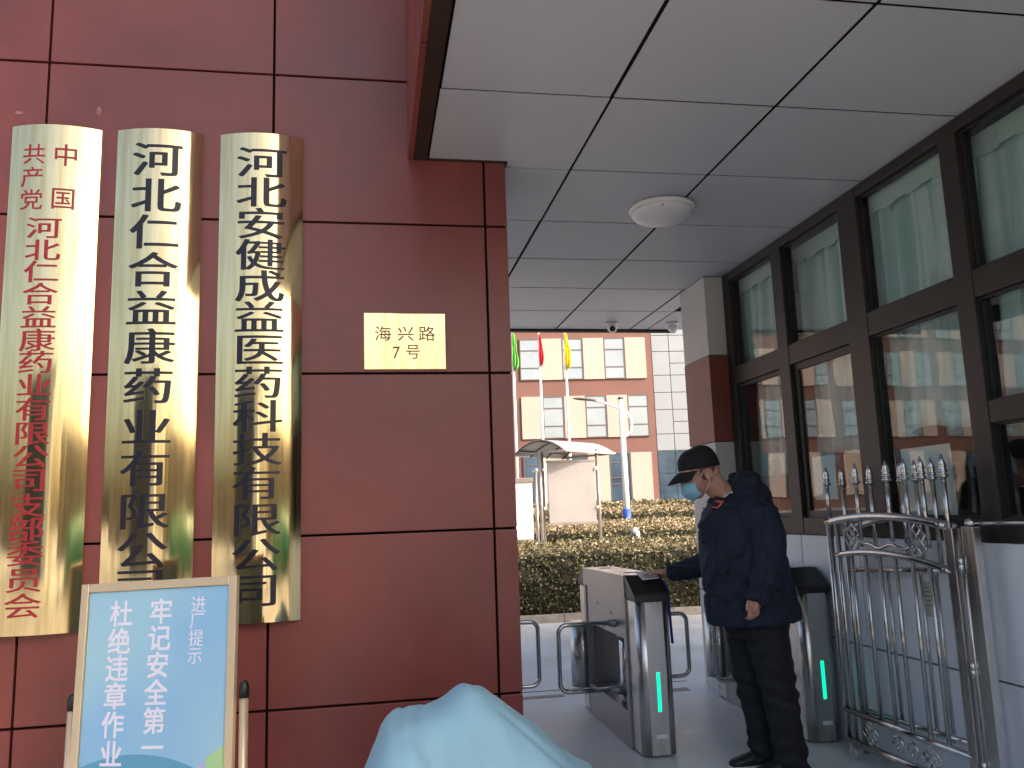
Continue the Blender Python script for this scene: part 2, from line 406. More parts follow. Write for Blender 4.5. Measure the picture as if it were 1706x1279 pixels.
c0 = [-.9]+cx_[1:]
for i in range(len(cx_)-1):
    for j in range(len(cy_)-1):
        x0 = cx_[i]; x1 = cx_[i+1]; y0, y1 = cy_[j], cy_[j+1]
        if j < 3: y0 = 1.60
        if j < 2: continue
        if j == 2: y1 = cy_[3]
        if i == 3 and y0 < 6.1: continue
        if i == 2 and y0 < 6.1: x1 = 2.885
        if i == 0 and y0 > 4.5: x0 = -.3
        if i == 0 and j == 5: pass
        b = NB(); bm_box(b, x0+.010, x1-.010, y0+.009, y1-.009, 3.295+random.uniform(0, .0015), 3.33, .002)
        if i == 0 and j == 5:
            b.free(); b = NB(); bm_box(b, x0+.006, x1-.006, y0+.006, WY-.014, 3.295, 3.33, .002)
            bm_box(b, .735, x1-.006, WY-.0135, y1-.006, 3.2955, 3.33, .002)
        if i == 0 and j == 6:
            b.free(); b = NB(); bm_box(b, .735, x1-.006, y0+.006, y1-.006, 3.295, 3.33, .002)
        obj('ceiling_panel', b, 'ceil', can)
for j in range(5, 11):
    y0, y1 = cy_[j], cy_[j+1]
    if y0 > 6.6:
        b = NB(); bm_box(b, 2.891, 3.7, y0+.006, y1-.006, 3.2955, 3.33, .002); obj('ceiling_panel', b, 'ceil', can)
b = NB(); bm_box(b, .31, 3.8, 1.61, WY-.014, 3.3015, 3.358); bm_box(b, .735, 3.8, WY-.013, WY+.511, 3.302, 3.358); bm_box(b, -.9, 3.8, WY+.512, 8.09, 3.3015, 3.358); obj('ceiling_backing', b, 'joint', can)

# ceiling lamp
lx, ly = on(1110, 345, 2, 3.27).x, on(1110, 345, 2, 3.25).y
lamp = thing('ceiling_lamp', (1.80, 4.66, 3.294), 'round white flush ceiling lamp, unlit, below the white canopy ceiling', 'lamp')
lx, ly = 1.80, 4.66
b = NB(); bm_lathe(b, (lx, ly, 3.294), [(.185, 0), (.20, -.006), (.205, -.022), (.195, -.034)], 40); obj('base_ring', b, 'whitepaint', lamp)
b = NB(); bm_lathe(b, (lx, ly, 3.262), [(.192, 0), (.194, -.012), (.18, -.032), (.15, -.05), (.10, -.064), (.05, -.071), (.012, -.073)], 40); obj('lamp_shade', b, 'lampwhite', lamp)
b = NB(); bm_lathe(b, (lx-.06, ly-.175, 3.262), [(.008, 0), (.008, -.02), (.004, -.03)], 8); obj('clip', b, 'tube', lamp)
# dome cameras
def turret(x, y, ang, lab):
    t = thing('dome_camera', (x, y, 3.294), lab, 'camera', 'turret cameras under the far edge of the ceiling')
    b = NB(); bm_lathe(b, (x, y, 3.294), [(.062, 0), (.062, -.012), (.055, -.03)], 24); obj('base', b, 'lampwhite', t)
    b = NB(); bm_ell(b, (x, y, 3.245), (.052, .052, .052)); obj('ball', b, 'whitepaint', t)
    d = Vector((math.sin(ang), -math.cos(ang), -.55)).normalized()
    q = d.to_track_quat('Z', 'Y').to_matrix()
    b = NB(); bm_ell(b, Vector((x, y, 3.245))+d*.030, (.034, .034, .027), q); obj('lens', b, 'black', t)
turret(2.41, 7.80, -.25, 'small white dome camera with its dark lens facing the entrance')
turret(3.04, 7.78, 2.6, 'small white dome camera beside the pillar, lens turned away')

# ================================================================== guard house
GX = 2.86
gh = thing('guard_house', (4.4, 3, 0), 'guard house with brown framed windows over white wall panels, right of the passage', 'building')
box('core', GX+.03, GX+.22, -1, 6.12, 0, 1.235, 'joint', gh)
py = [-.98, -.18, .62, 1.42, 2.22, 3.02-.18, 3.64, 4.57, 5.24, 6.12]; pz = [0, .60, 1.235]
for j in range(len(py)-1):
    for i in range(2):
        b = NB(); bm_box(b, GX, GX+.03, py[j]+.006, py[j+1]-.006, pz[i]+.006, pz[i+1]-.004, .002); obj('wall_panel', b, 'wallwhite', gh)
box('back_wall', 6.2, 6.4, -1, 6.66, 0, 3.33, 'room', gh)
box('front_wall', GX+.03, 6.4, -1.2, -1.0, 0, 3.33, 'red', gh)
box('far_wall', GX+.0, 6.2, 6.12+.5, 6.62+.2, 0, 3.33, 'room', gh)
box('parapet', GX+.002, 9.0, -1.2, 1.565, 3.335, 7.6, 'red', gh)  # unseen upper block, added to keep sun off the red wall
box('room_floor', GX+.23, 6.19, -.99, 6.11, .0, .1, 'roomfloor', gh)
# pillar
pil = thing('end_pillar', (2.8, 6.4, 0), 'square pillar, white with a red band in the middle, at the far end of the windows', 'pillar')
for (z0, z1, mm, s) in ((0, 1.940, 'pillwhite', 0), (1.945, 2.640, 'pillred', .004), (2.645, 3.29, 'pillwhite', 0)):
    b = NB(); bm_box(b, 2.69-s, 3.2, 6.14-s, 6.66, z0, z1, .003); obj('shaft_panel', b, mm, pil)
# windows
FX0, FX1 = GX-.012, GX+.07
posts = [(-.98, -.86), (.30, .43), (1.16, 1.29), (2.42, 2.55), (3.388, 3.510), (4.245, 4.44), (5.17, 5.31), (6.02, 6.13)]
fr = NB()
bm_box(fr, FX0, FX1, -.98, 6.13, 1.236, 1.345, .004); bm_box(fr, FX0, FX1, -.98, 6.13, 2.385, 2.52, .004)
bm_box(fr, FX0-.002, FX1, -.98, 6.13, 3.225, 3.292, .004)
for y0, y1 in posts: bm_box(fr, FX0-.004, FX1+.004, y0, y1, 1.240, 3.288, .004)
obj('window_frame', fr, 'frame', gh)
def pane(y0, y1, z0, z1, sash=0.0, dx=0.0):
    w = NB()
    x0, x1 = GX+.012+dx, GX+.05+dx; s = max(sash, .012)
    bm_box(w, x0, x1, y0, y1, z0, z0+s); bm_box(w, x0, x1, y0, y1, z1-s, z1)
    bm_box(w, x0+.001, x1-.001, y0, y0+s, z0+s, z1-s); bm_box(w, x0+.001, x1-.001, y1-s, y1, z0+s, z1-s)
    o = obj('window', w, 'frame', gh)
    g_ = NB(); xm = GX+.03+dx; bm_box(g_, xm-.003, xm+.003, y0+s, y1-s, z0+s, z1-s); obj('pane', g_, 'glass', o)
bays = [(posts[i][1], posts[i+1][0]) for i in range(len(posts)-1)]
for k, (y0, y1) in enumerate(bays):
    pane(y0, y1, 2.521, 3.224)
    if k in (3, 1):
        pane(y0, y1, 1.886, 2.384, .012); pane(y0, y1, 1.346, 1.785, .012)
        box('sash_rail', FX0, FX1, y0, y1, 1.785, 1.886, 'frame', gh)
    elif k == 5: pane(y0, y1-.01, 1.346, 2.384, .045)
    elif k == 6: pane(y0, y1, 1.346, 2.384, .03)
    else: pane(y0, y1, 1.346, 2.384, .012)
# curtains
def curtain(y0, y1, z0, z1, lab, ragged=0.0, head=False, x=GX+.125, seed=0, lo=None):
    n = max(20, int((y1-y0)*70)); rows = 10; v = []; f = []; r_ = random.Random(seed)
    ph = [r_.uniform(0, 6.28) for _ in range(5)]
    for j in range(rows+1):
        t = j/rows
        for i in range(n+1):
            y = y0+(y1-y0)*i/n; s = (i/n)*(y1-y0)
            a = .016+.020*t
            dx = a*math.sin(s*38+ph[0]+1.1*math.sin(s*9+ph[1]))+.4*a*math.sin(s*83+ph[2])+.012*math.sin(s*13+t*2+ph[3])
            zz = z1-(z1-z0)*t
            if ragged: zz = z1-(z1-z0+ragged*(math.sin(s*7+ph[4])+.5*math.sin(s*19+ph[1])))*t
            v.append((x+dx, y+.008*math.sin(t*3+s*20), zz))
    for j in range(rows):
        for i in range(n): a = j*(n+1)+i; f.append((a, a+1, a+n+2, a+n+1))
    me = bpy.data.meshes.new('curtain'); me.from_pydata(v, [], f); me.materials.append(M['curtain'])
    for p in me.polygons: p.use_smooth = True
    o = obj('curtain', me, None); md = o.modifiers.new('thick', 'SOLIDIFY'); md.thickness = .002
    tag(o, lab, 'curtain', 'curtains in the guard house windows')
    if head:
        b = NB(); n2 = max(3, int((y1-y0)/.11)); 
        for k in range(n2):
            q = (y1-y0)/n2; bm_box(b, x-.042, x-.037, y0+k*q, y0+(k+1)*q-.001, z1-.10-.012*(k % 2), z1+.01)
        obj('heading_tape', b, 'valance', o)
    return o
names = ['nearest the street', 'second from the street', 'third from the street', 'above the two small panes at the right edge', 'above the wide pane behind the gate spears', 'above the sliding pane with the dried ornament', 'in the last upper window by the pillar']
for k, (y0, y1) in enumerate(bays):
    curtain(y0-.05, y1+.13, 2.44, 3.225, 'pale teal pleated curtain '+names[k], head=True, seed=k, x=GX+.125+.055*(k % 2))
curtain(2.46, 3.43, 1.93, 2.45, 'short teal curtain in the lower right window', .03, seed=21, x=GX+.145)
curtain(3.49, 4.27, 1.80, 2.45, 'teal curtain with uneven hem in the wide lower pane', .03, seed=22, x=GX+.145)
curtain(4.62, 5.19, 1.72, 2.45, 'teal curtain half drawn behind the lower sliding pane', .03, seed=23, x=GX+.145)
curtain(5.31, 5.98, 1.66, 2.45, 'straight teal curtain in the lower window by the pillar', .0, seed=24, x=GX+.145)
# things inside
desk = thing('desk', (3.6, 4.6, .1), 'dark desk standing inside the guard house below the windows', 'desk')
box('desk_top', 3.12, 3.75, 2.6, 5.8, 1.22, 1.26, 'wood', desk, .004)
for y in (2.7, 4.2, 5.7): box('leg', 3.15, 3.70, y-.03, y+.03, .102, 1.22, 'wood', desk)
pb = NB(); bm_box(pb, 2.895, 2.898, 4.80, 5.07, 1.46, 1.74); o = obj('paper_notice', pb, 'paper'); tag(o, 'white sheet stuck inside the sliding pane', 'paper')
pb = NB(); bm_box(pb, 2.905, 2.908, 3.75, 4.15, 1.36, 1.72); o = obj('paper_notice', pb, 'paper'); tag(o, 'white sheet inside the wide pane behind the gate spears', 'paper')
orn = thing('dried_ornament', (3.3, 4.5, 1.261), 'dried straw and wood ornament on the desk behind the sliding pane', 'ornament')
b = NB(); bm_lathe(b, (3.25, 4.62, 1.261), [(.07, 0), (.09, .05), (.06, .12), (.03, .16)], 16); obj('pot', b, 'wood', orn)
b = NB()
for k in range(130):
    a = random.uniform(0, 2*PI); el = random.uniform(.2, 1.5); r_ = random.uniform(.12, .34)
    p0 = Vector((3.25, 4.62, 1.40)); p1 = p0+Vector((math.cos(a)*math.cos(el)*.7, math.sin(a)*math.cos(el), math.sin(el)))*r_
    bm_tube(b, [p0, p0.lerp(p1, .6)+Vector((0, 0, .03)), p1], .004, 4); bm_ell(b, p1, (.02, .02, .014), seg=6)
obj('stems', b, 'straw', orn)
def swirl(name, c, r0, m_, par_):
    b = NB(); pts = [Vector((c[0]+.02*math.sin(t*2), c[1]+r0*(1-t/14)*math.cos(t), c[2]+r0*.55*(1-t/14)*math.sin(t))) for t in np.linspace(0, 11, 60)]
    bm_tube(b, pts, .018, 6); obj(name, b, m_, par_)
swirl('wood_scroll', (3.15, 4.52, 1.66), .13, 'wood', orn); swirl('wood_scroll', (3.18, 4.38, 1.58), .09, 'wood', orn)
ch = thing('office_chair', (3.9, 3.9, .1), 'dark office chair back showing behind the wide pane', 'chair')
b = NB(); bm_box(b, 3.86, 3.92, 3.7, 4.1, 1.05, 1.52, .02); obj('backrest', b, 'chair', ch)
b = NB(); bm_box(b, 3.88, 4.3, 3.7, 4.1, .55, .63, .02); obj('seat', b, 'chair', ch)
b = NB(); bm_tube(b, [(4.1, 3.9, .1), (4.1, 3.9, .55)], .03); bm_box(b, 3.9, 4.3, 3.87, 3.93, .101, .13); bm_box(b, 4.07, 4.13, 3.7, 4.1, .1015, .13); obj('stand', b, 'black', ch)
b = NB(); bm_lathe(b, (3.3, 4.0, 1.261), [(.05, 0), (.052, .14), (.03, .16), (.03, .18)], 14); o = obj('flask', b, 'orange'); tag(o, 'orange flask on the desk behind the wide pane', 'flask')
b = NB(); bm_box(b, 3.3, 3.33, 3.0, 3.25, 1.50, 1.78, .006); bm_box(b, 3.30, 3.34, 3.10, 3.15, 1.27, 1.5); bm_box(b, 3.25, 3.4, 3.02, 3.22, 1.261, 1.275); o = obj('monitor', b, 'black'); tag(o, 'black monitor on the desk behind the lowest right pane', 'monitor')

# ================================================================== turnstiles
def rrect(x0, x1, y0, y1, r, front, n=6, rear=False):
    """outline, rounded on the -Y side when front (and/or the +Y side when rear)"""
    pts = []
    def arc(cx, cy, a0):
        for k in range(n+1):
            a = a0+PI/2*k/n; pts.append((cx+r*math.cos(a), cy+r*math.sin(a)))
    if front: arc(x0+r, y0+r, PI); arc(x1-r, y0+r, 1.5*PI)
    else: pts.extend([(x0, y0), (x1, y0)])
    if rear: arc(x1-r, y1-r, 0); arc(x0+r, y1-r, .5*PI)
    else: pts.extend([(x1, y1), (x0, y1)])
    return pts
def bm_ext(bm, pts, z0, z1):
    a = [bm.verts.new((p[0], p[1], z0)) for p in pts]; c = [bm.verts.new((p[0], p[1], z1)) for p in pts]; n = len(pts)
    bm.faces.new(a[::-1]); bm.faces.new(c)
    for i in range(n):
        f = bm.faces.new((a[i], a[(i+1) % n], c[(i+1) % n], c[i]))
        if (Vector(pts[i])-Vector(pts[(i+1) % n])).length < .03: f.smooth = True
def loop_pts(y, x_in, x_out, z0, z1, r=.055):
    s = 1 if x_out > x_in else -1; P = [(x_in, y, z1)]
    for k in range(9):
        a = PI/2*k/8; P.append((x_out-s*r+s*r*math.sin(a), y, z1-r+r*math.cos(a)))
    for k in range(9):
        a = PI/2*k/8; P.append((x_out-s*r+s*r*math.cos(a), y, z0+r-r*math.sin(a)))
    P.append((x_in, y, z0)); return P
def turnstile(x0, lab, sides):
    x1 = x0+.235; Y0, Y1 = 4.88, 6.29; xc = (x0+x1)/2
    t = thing('turnstile', (xc, 5.58, 0), lab, 'turnstile', 'swing barrier turnstiles across the passage')
    b = NB(); bm_ext(b, rrect(x0+.012, x1-.012, Y0+.0, Y0+.20, .05, True), .012, .885); obj('front_pedestal', b, 'steel', t)
    b = NB(); bm_ext(b, rrect(x0+.012, x1-.012, Y1-.20, Y1, .05, False, rear=True), .012, .885); obj('rear_pedestal', b, 'steel', t)
    b = NB()
    for (ya, yb) in ((Y0+.2, Y0+.252), (Y1-.252, Y1-.2)): bm_box(b, x0, x1, ya, yb, .0, .90, .003)
    bm_box(b, x0+.002, x1-.002, Y0+.252, Y1-.252, 0, .215, .002)
    obj('frame', b, 'satin', t)
    b = NB(); bm_box(b, x0+.010, x1-.010, Y0+.252, Y1-.252, .64, .90, .002); obj('housing', b, 'satin', t)
    for q0_ in (Y0+.252, Y1-.285): b = NB(); bm_box(b, x0+.06, x1-.06, q0_, q0_+.033, .217, .64); obj('inner_column', b, 'satin', t)
    # top: side profile with chamfered ends
    prof = [(Y0+.19, .902), (Y1-.19, .902), (Y1-.10, .905), (Y1-.17, 1.025), (Y0+.20, 1.035)]
    b = NB(); bm_poly(b, [Vector((x1, y, z)) for y, z in [(Y0+.20, .903), (Y1-.20, .903), (Y1-.20, 1.018), (Y0+.20, 1.030)]], (x1-x0, 0, 0))
    obj('top_housing', b, 'satin', t)
    b = NB(); bm_poly(b, [Vector((x1-.004, y, z)) for y, z in [(Y0+.21, 1.0305), (Y1-.21, 1.0185), (Y1-.21, 1.022), (Y0+.21, 1.034)]], (x1-x0-.008, 0, 0)); obj('top_plate', b, 'steel', t)
    for yy, zz in ((Y0+.42, 1.0335), (Y1-.40, 1.0255)):
        b = NB(); bm_box(b, xc-.045, xc+.045, yy-.012, yy+.012, zz-.004, zz+.0015); obj('slot', b, 'black', t)
    for s, Ya in ((1, Y0), (-1, Y1)):
        b = NB()
        q = [(Ya-.0*s, .885), (Ya+.21*s, .885), (Ya+.21*s, 1.031 if s > 0 else 1.019), (Ya+.165*s, 1.033 if s > 0 else 1.02), (Ya+.01*s, .93)]
        a = [b.verts.new((x0+.010 if z < .9 else x0+.004, y, z)) for y, z in q]; c = [b.verts.new((x1-.010 if z < .9 else x1-.004, y, z)) for y, z in q]
        b.faces.new(a); b.faces.new(c[::-1])
        for i in range(5): b.faces.new((a[i], c[i], c[(i+1) % 5], a[(i+1) % 5]))
        bmesh.ops.bevel(b, geom=b.edges[:], offset=.006, segments=2, affect='EDGES')
        obj('end_cap', b, 'black', t)
    b = NB(); bm_box(b, xc-.006, xc+.016, Y0-.002, Y0+.004, .255, .480, .002); obj('light_strip', b, 'green', t)
    b = NB(); bm_box(b, xc-.025, xc+.04, Y0-.0015, Y0+.004, .105, .128, .001); obj('name_plate', b, 'whitepaint', t)
    for yy, zz in ((5.75, .80), (5.42, .77), (5.62, .66)):
        b = NB(); bm_lathe(b, (x0+.008, yy, zz), [(.011, 0), (.011, .004)], 10, 'X'); obj('lock', b, 'black', t)
    b = NB(); bm_lathe(b, (x0-.002, Y0+.225, .52), [(.009, 0), (.009, .004)], 10, 'X'); obj('lock', b, 'black', t)
    for k, (yy, sd) in enumerate(((5.36, -1), (5.62, 1))):
        xp = xc+sd*.05
        p = NB(); bm_tube(p, [(xp, yy, .215), (xp, yy, .655)], .019, 14); pole = obj('barrier_post', p, 'tube', t)
        p = NB()
        bm_lathe(p, (xp, yy, .215), [(.036, 0), (.034, .02), (.024, .045)], 14); bm_lathe(p, (xp, yy, .60), [(.03, 0), (.048, .02), (.048, .045), (.03, .06)], 14)
        bm_lathe(p, (xp, yy, .27), [(.03, 0), (.036, .02), (.036, .05), (.028, .07)], 14)
        if sd in sides:
            for zz in (.715, .30):
                bm_tube(p, [(xp, yy, zz-.01), (xp+sd*.11, yy, zz)], .028, 10, rr=[.036, .02])
        obj('hub', p, 'hub', pole)
        if sd in sides:
            p = NB(); bm_tube(p, loop_pts(yy, xp+sd*.02, xc+sd*.485, .30, .715), .0145, 12); obj('barrier_arm', p, 'tube', t)
    if -1 in sides:
        b = NB()
        pp = [(x0-.13+.13*(1-math.cos(a)) if False else x0-.10*math.cos(a), 6.16+.09*math.sin(a)) for a in np.linspace(-PI/2, PI/2, 12)]
        bm_ext(b, [(x, y) for x, y in pp][::-1], .17, .63); obj('curved_side_panel', b, 'steel', t)
        b = NB()
        for q in range(2):
            X = x0-.085+q*.03; Yc = 6.065+.002
            for s2 in (1, -1):
                bm_tube(b, [(X, 6.087-.012*q-.0, .43), (X+.032, 6.073-.008*q, .43+s2*.05)], .0035, 6)
        obj('arrow_mark', b, 'whitepaint', t)
    return t
turnstile(1.553, 'steel turnstile in the middle of the passage, card reader end towards the viewer', (-1, 1))
turnstile(2.610, 'steel turnstile against the guard house wall, behind the man and the gate leaf', (-1,))
turnstile(.50, 'steel turnstile mostly hidden behind the red wall, one barrier arm showing', (1,))

b = NB(); 
for k in range(2): pass
bm_poly(b, [Vector(p) for p in ((1.645, 4.975, 1.012), (1.755, 4.985, 1.018), (1.757, 5.10, 1.052), (1.64, 5.10, 1.050))], (0, 0, .004))
cardo = obj('pass_card', b, 'paper'); tag(cardo, 'white pass card lying under the man\'s hand on the middle turnstile', 'card')
b = NB(); bm_box(b, 1.70, 1.74, 5.01, 5.04, 1.030, 1.034); 
b.free()
st = NB()
bm_tube(st, [(1.775, 4.97, 1.0), (1.796, 4.955, .95), (1.797, 4.955, .80), (1.800, 4.95, .63)], .008, 6)
for v in st.verts: v.co.y = 4.955+(v.co.y-4.955)*2.2
o = obj('lanyard', st, 'purple'); tag(o, 'dark blue lanyard hanging down the side of the middle turnstile', 'lanyard')

# ================================================================== stainless gate
gate = thing('swing_gate', (2.70, 4.1, 0), 'stainless steel gate leaf folded open against the white wall, spear points on top', 'gate')
GXf = 2.70; ya, yb = 4.60, 3.56      # free edge, hinge edge
def gl(y): return (y-ya)/(yb-ya)
def archz(y, e0, e1, bul): t = gl(y); return e0+(e1-e0)*t+bul*4*t*(1-t)
def gtube(name, pts, r, p=gate, n=10, m_='tube'): b = NB(); bm_tube(b, pts, r, n); return obj(name, b, m_, p)
gtube('top_arch', [(GXf, y, archz(y, 1.325, 1.312, .042)) for y in np.linspace(ya+.02, yb, 16)], .023, n=12)
gtube('middle_arch', [(GXf, y, archz(y, 1.125, 1.098, .052)) for y in np.linspace(4.54, yb, 16)], .018)
gtube('bottom_rail', [(GXf, ya, .095), (GXf, yb, .115)], .022)
gtube('lower_rail', [(GXf, ya, .262), (GXf, yb, .270)], .019)
gtube('free_stile', [(GXf, ya, .08), (GXf, ya, 1.32)], .019)
gtube('inner_stile', [(GXf, 4.52, .10), (GXf, 4.52, 1.33)], .014)
b = NB(); bm_box(b, GXf-.016, GXf+.016, yb-.040, yb+.018, .03, 1.305, .004); obj('hinge_stile', b, 'steel', gate)
for y in (4.394, 4.262, 4.129, 3.995, 3.855, 3.724):
    gtube('bar', [(GXf, y, .265), (GXf, y, archz(y, 1.125, 1.098, .052))], .0115, n=8)
for y, z, s in ((4.36, 1.238, .085), (3.80, 1.232, .095), (4.37, .178, .07), (3.86, .188, .07)):
    b = NB(); R45 = math.sqrt(.5)
    for k in (-1, -.33, .33, 1):
        for sg in (1, -1):
            p = Vector((0, (k-1*1)*R45*s*.72, sg*(k+1)*R45*s*.72)); q = Vector((0, (k+1)*R45*s*.72, sg*(k-1)*R45*s*.72))
            c_ = Vector((GXf, y, z)); bm_tube(b, [c_+p, c_+q], .0055, 6)
    obj('diamond_ornament', b, 'tube', gate)
gtube('scroll_bar', [(GXf+.01, y, 1.20+.012*math.sin(y*30)) for y in np.linspace(4.30, 3.84, 14)], .009, n=8)
for y in (4.12, 4.0):
    b = NB(); pts = [Vector((GXf, y+.05*math.cos(t)*(1-t/9), .18+.055*math.sin(t)*(1-t/9))) for t in np.linspace(0, 7, 30)]
    bm_tube(b, pts, .007, 6); obj('scroll', b, 'tube', gate)
def spear(x, y, z0, ztip):
    b = NB(); bm_tube(b, [(x, y, z0), (x, y, ztip-.085)], .0115, 8, cap=True)
    bm_lathe(b, (x, y, ztip-.115), [(.013, 0), (.024, .006), (.024, .016), (.012, .022), (.021, .029), (.021, .038), (.014, .045), (.020, .058), (.011, .088), (.001, .118)], 10)
    obj('spear', b, 'tube', gate)
for y in (4.588, 4.284, 4.001, 3.847, 3.714, 3.556): spear(GXf, y, archz(y, 1.325, 1.312, .042)-.13*(y < 4.5), 1.655)
# caster
cas = NB(); bm_lathe(cas, (2.688, 4.555, .032), [(.030, 0), (.032, .005), (.032, .019), (.030, .024)], 18, 'X'); w = obj('caster_wheel', cas, 'rubber', gate)
b = NB(); bm_box(b, 2.682, 2.686, 4.54, 4.57, .03, .085); bm_box(b, 2.714, 2.718, 4.54, 4.57, .03, .085); bm_box(b, 2.682, 2.718, 4.54, 4.57, .0852, .09); obj('fork', b, 'tube', w)
gp = thing('gate_post', (2.74, 3.44, 0), 'square stainless post carrying the hinges of the folded gate', 'post')
b = NB(); bm_box(b, 2.70, 2.742, 3.40, 3.478, 0, 1.312, .005); obj('post_shaft', b, 'steel', gp)
b = NB(); bm_lathe(b, (2.721, 3.437, 1.3125), [(.02, 0), (.026, .012), (.02, .03), (.008, .038)], 16); obj('post_cap', b, 'tube', gp)
for z in (.20, .63, 1.10):
    b = NB(); bm_lathe(b, (2.692, 3.491, z), [(.010, 0), (.010, .035), (.0085, .037), (.010, .039), (.010, .075)], 12); obj('hinge', b, 'tube', gp)
gtube('wall_stay', [(2.721, 3.437, 1.325), (2.80, 3.30, 1.328), (2.84, 3.1, 1.328)], .009, p=gp)
# second leaf folded behind
g2 = thing('swing_gate', (2.79, 4.0, 0), 'second stainless gate leaf folded flat behind the first, seen through its bars', 'gate')
X2 = 2.785
gtube('top_rail', [(X2, 4.57, 1.045), (X2, 3.60, 1.10)], .015, g2); gtube('bottom_rail', [(X2, 4.57, .26), (X2, 3.60, .30)], .015, g2)
gtube('arch', [(X2, y, 1.30+.05*math.sin((y-3.6)/.84*PI)) for y in np.linspace(4.57, 3.60, 12)], .018, g2)
gtube('free_stile', [(X2, 4.57, .02), (X2, 4.57, 1.30)], .017, g2); gtube('hinge_stile', [(X2, 3.60, .02), (X2, 3.60, 1.30)], .02, g2)
for y in (4.20, 3.92, 3.80, 3.68): gtube('bar', [(X2, y, .27), (X2, y, 1.08)], .009, g2, 8)
for y in (4.56, 4.28, 4.0, 3.88, 3.75):
    b = NB(); bm_tube(b, [(X2, y, 1.12), (X2, y, 1.56)], .0115, 8)
    bm_lathe(b, (X2, y, 1.535), [(.013, 0), (.024, .006), (.024, .016), (.012, .022), (.021, .029), (.021, .038), (.014, .045), (.020, .058), (.011, .088), (.001, .118)], 10); obj('spear', b, 'tube', g2)
# note taped to wall panel
nt_ = thing('wall_notice', (2.857, 4.0, .95), 'small beige printed notice on the white wall behind the gate bars', 'notice')
b = NB(); bm_box(b, 2.8545, 2.858, 3.93, 4.03, .84, 1.02); obj('sheet', b, 'beige', nt_)
for k in range(5):
    b = NB(); bm_box(b, 2.8535, 2.8548, 3.945, 4.015-.015*(k % 2), .985-.022*k, .991-.022*k); obj('print_line', b, 'ink', nt_)

# ================================================================== brass plaques
PL_B = .045
def plaque(x0, x1, z0, z1, lab, text, cmat, group='tall brass name plaques on the red wall'):
    xc = (x0+x1)/2; hw = (x1-x0)/2; Yf = WY-.018
    t = thing('name_plaque', (xc, WY, z0), lab, 'plaque', group)
    def yb(x): return Yf-PL_B*(1-(x/hw)**2)
    n = 28; v = []; f = []
    for (zz, off) in ((z1, 0), (z0, 0), (z0, .004), (z1, .004)):
        for i in range(n+1):
            x = -hw+2*hw*i/n; v.append((xc+x, yb(x)+off, zz))
    for a in range(4):
        for i in range(n):
            p = a*(n+1)+i; q = ((a+1) % 4)*(n+1)+i; f.append((p, p+1, q+1, q))
    me = bpy.data.meshes.new('plate'); me.from_pydata(v, [], f); me.materials.append(M['brass'])
    bm_ = bmesh.new(); bm_.from_mesh(me); bmesh.ops.recalc_face_normals(bm_, faces=bm_.faces[:]); bm_.to_mesh(me); bm_.free()
    for p in me.polygons: p.use_smooth = abs(p.normal.z) < .5 
    me.update()
    o = obj('plate', me, None, t)
    me.set_sharp_from_angle(angle=R(40))
    b = NB()
    for s in (-1, 1): bm_box(b, xc+s*hw-.004 if s > 0 else xc-hw, xc+hw if s > 0 else xc-hw+.004, Yf+.0045, WY-.001, z0, z1)
    bm_box(b, xc-hw+.005, xc+hw-.005, Yf+.006, WY-.001, z1-.004, z1); bm_box(b, xc-hw+.005, xc+hw-.005, Yf+.006, WY-.001, z0, z0+.004)
    obj('edge_return', b, 'brass', t)
    for ch_, px, py_, wpx, hpx, bold in text:
        P = on(px, py_, 1, Yf-PL_B*.9); 
        sc = (P-Vector((0, 0, HC))).length/FPX*1.0
        ppm = (on(px+1, py_, 1, Yf-PL_B*.9)-P).length; ppz = (on(px, py_+1, 1, Yf-PL_B*.9)-P).length
        w_ = wpx*ppm/.93; h_ = hpx*ppz/.93
        def place(x, y, th, xc=xc): return Vector((x, yb(x-xc)-.0012-th, y))
        char(ch_, place, w_, h_, cmat, t, bold, .001, origin=(P.x, P.z))
    return t
def lerp(a, b, t): return a+(b-a)*t
t2 = '河北仁合益康药业有限公司'; ys2 = [266, 326, 387, 450, 514, 578, 644, 713, 781, 852, 918, 978]
L2 = [(c, lerp(262, 233, i/11), ys2[i], lerp(80, 84, i/11), lerp(56, 62, i/11), .020) for i, c in enumerate(t2)]
t3 = '河北安健成益医药科技有限公司'; ys3 = [271, 321, 373, 425, 477, 529, 583, 638, 694, 749, 806, 866, 925, 984]
L3 = [(c, lerp(436, 425, i/13), ys3[i], 80, lerp(50, 56, i/13), .018) for i, c in enumerate(t3)]
t1 = '河北仁合益康药业有限公司支部委员会'; ys1 = [380, 417, 453, 490, 529, 567, 604, 642, 682, 722, 761, 800, 843, 882, 923, 967, 1010]
L1 = [(c, lerp(73, 37, i/16), ys1[i], lerp(58, 62, i/16), lerp(35, 42, i/16), .012) for i, c in enumerate(t1)]
L1 += [('共', 56, 256, 40, 33, 0), ('产', 53, 294, 40, 33, 0), ('党', 51, 332, 40, 34, 0), ('中', 110, 259, 40, 36, 0.010), ('国', 105, 331, 40, 36, 0.008)]
plaque(-1.690, -1.288, .985, 3.370, 'leftmost tall brass plaque, two small red words above a column of red characters', L1, 'letred')
plaque(-1.213, -.812, .985, 3.373, 'middle tall brass plaque with twelve large black characters', L2, 'letblack')
plaque(-.728, -.327, .985, 3.373, 'right tall brass plaque with fourteen black characters, by the small plate', L3, 'letblack')
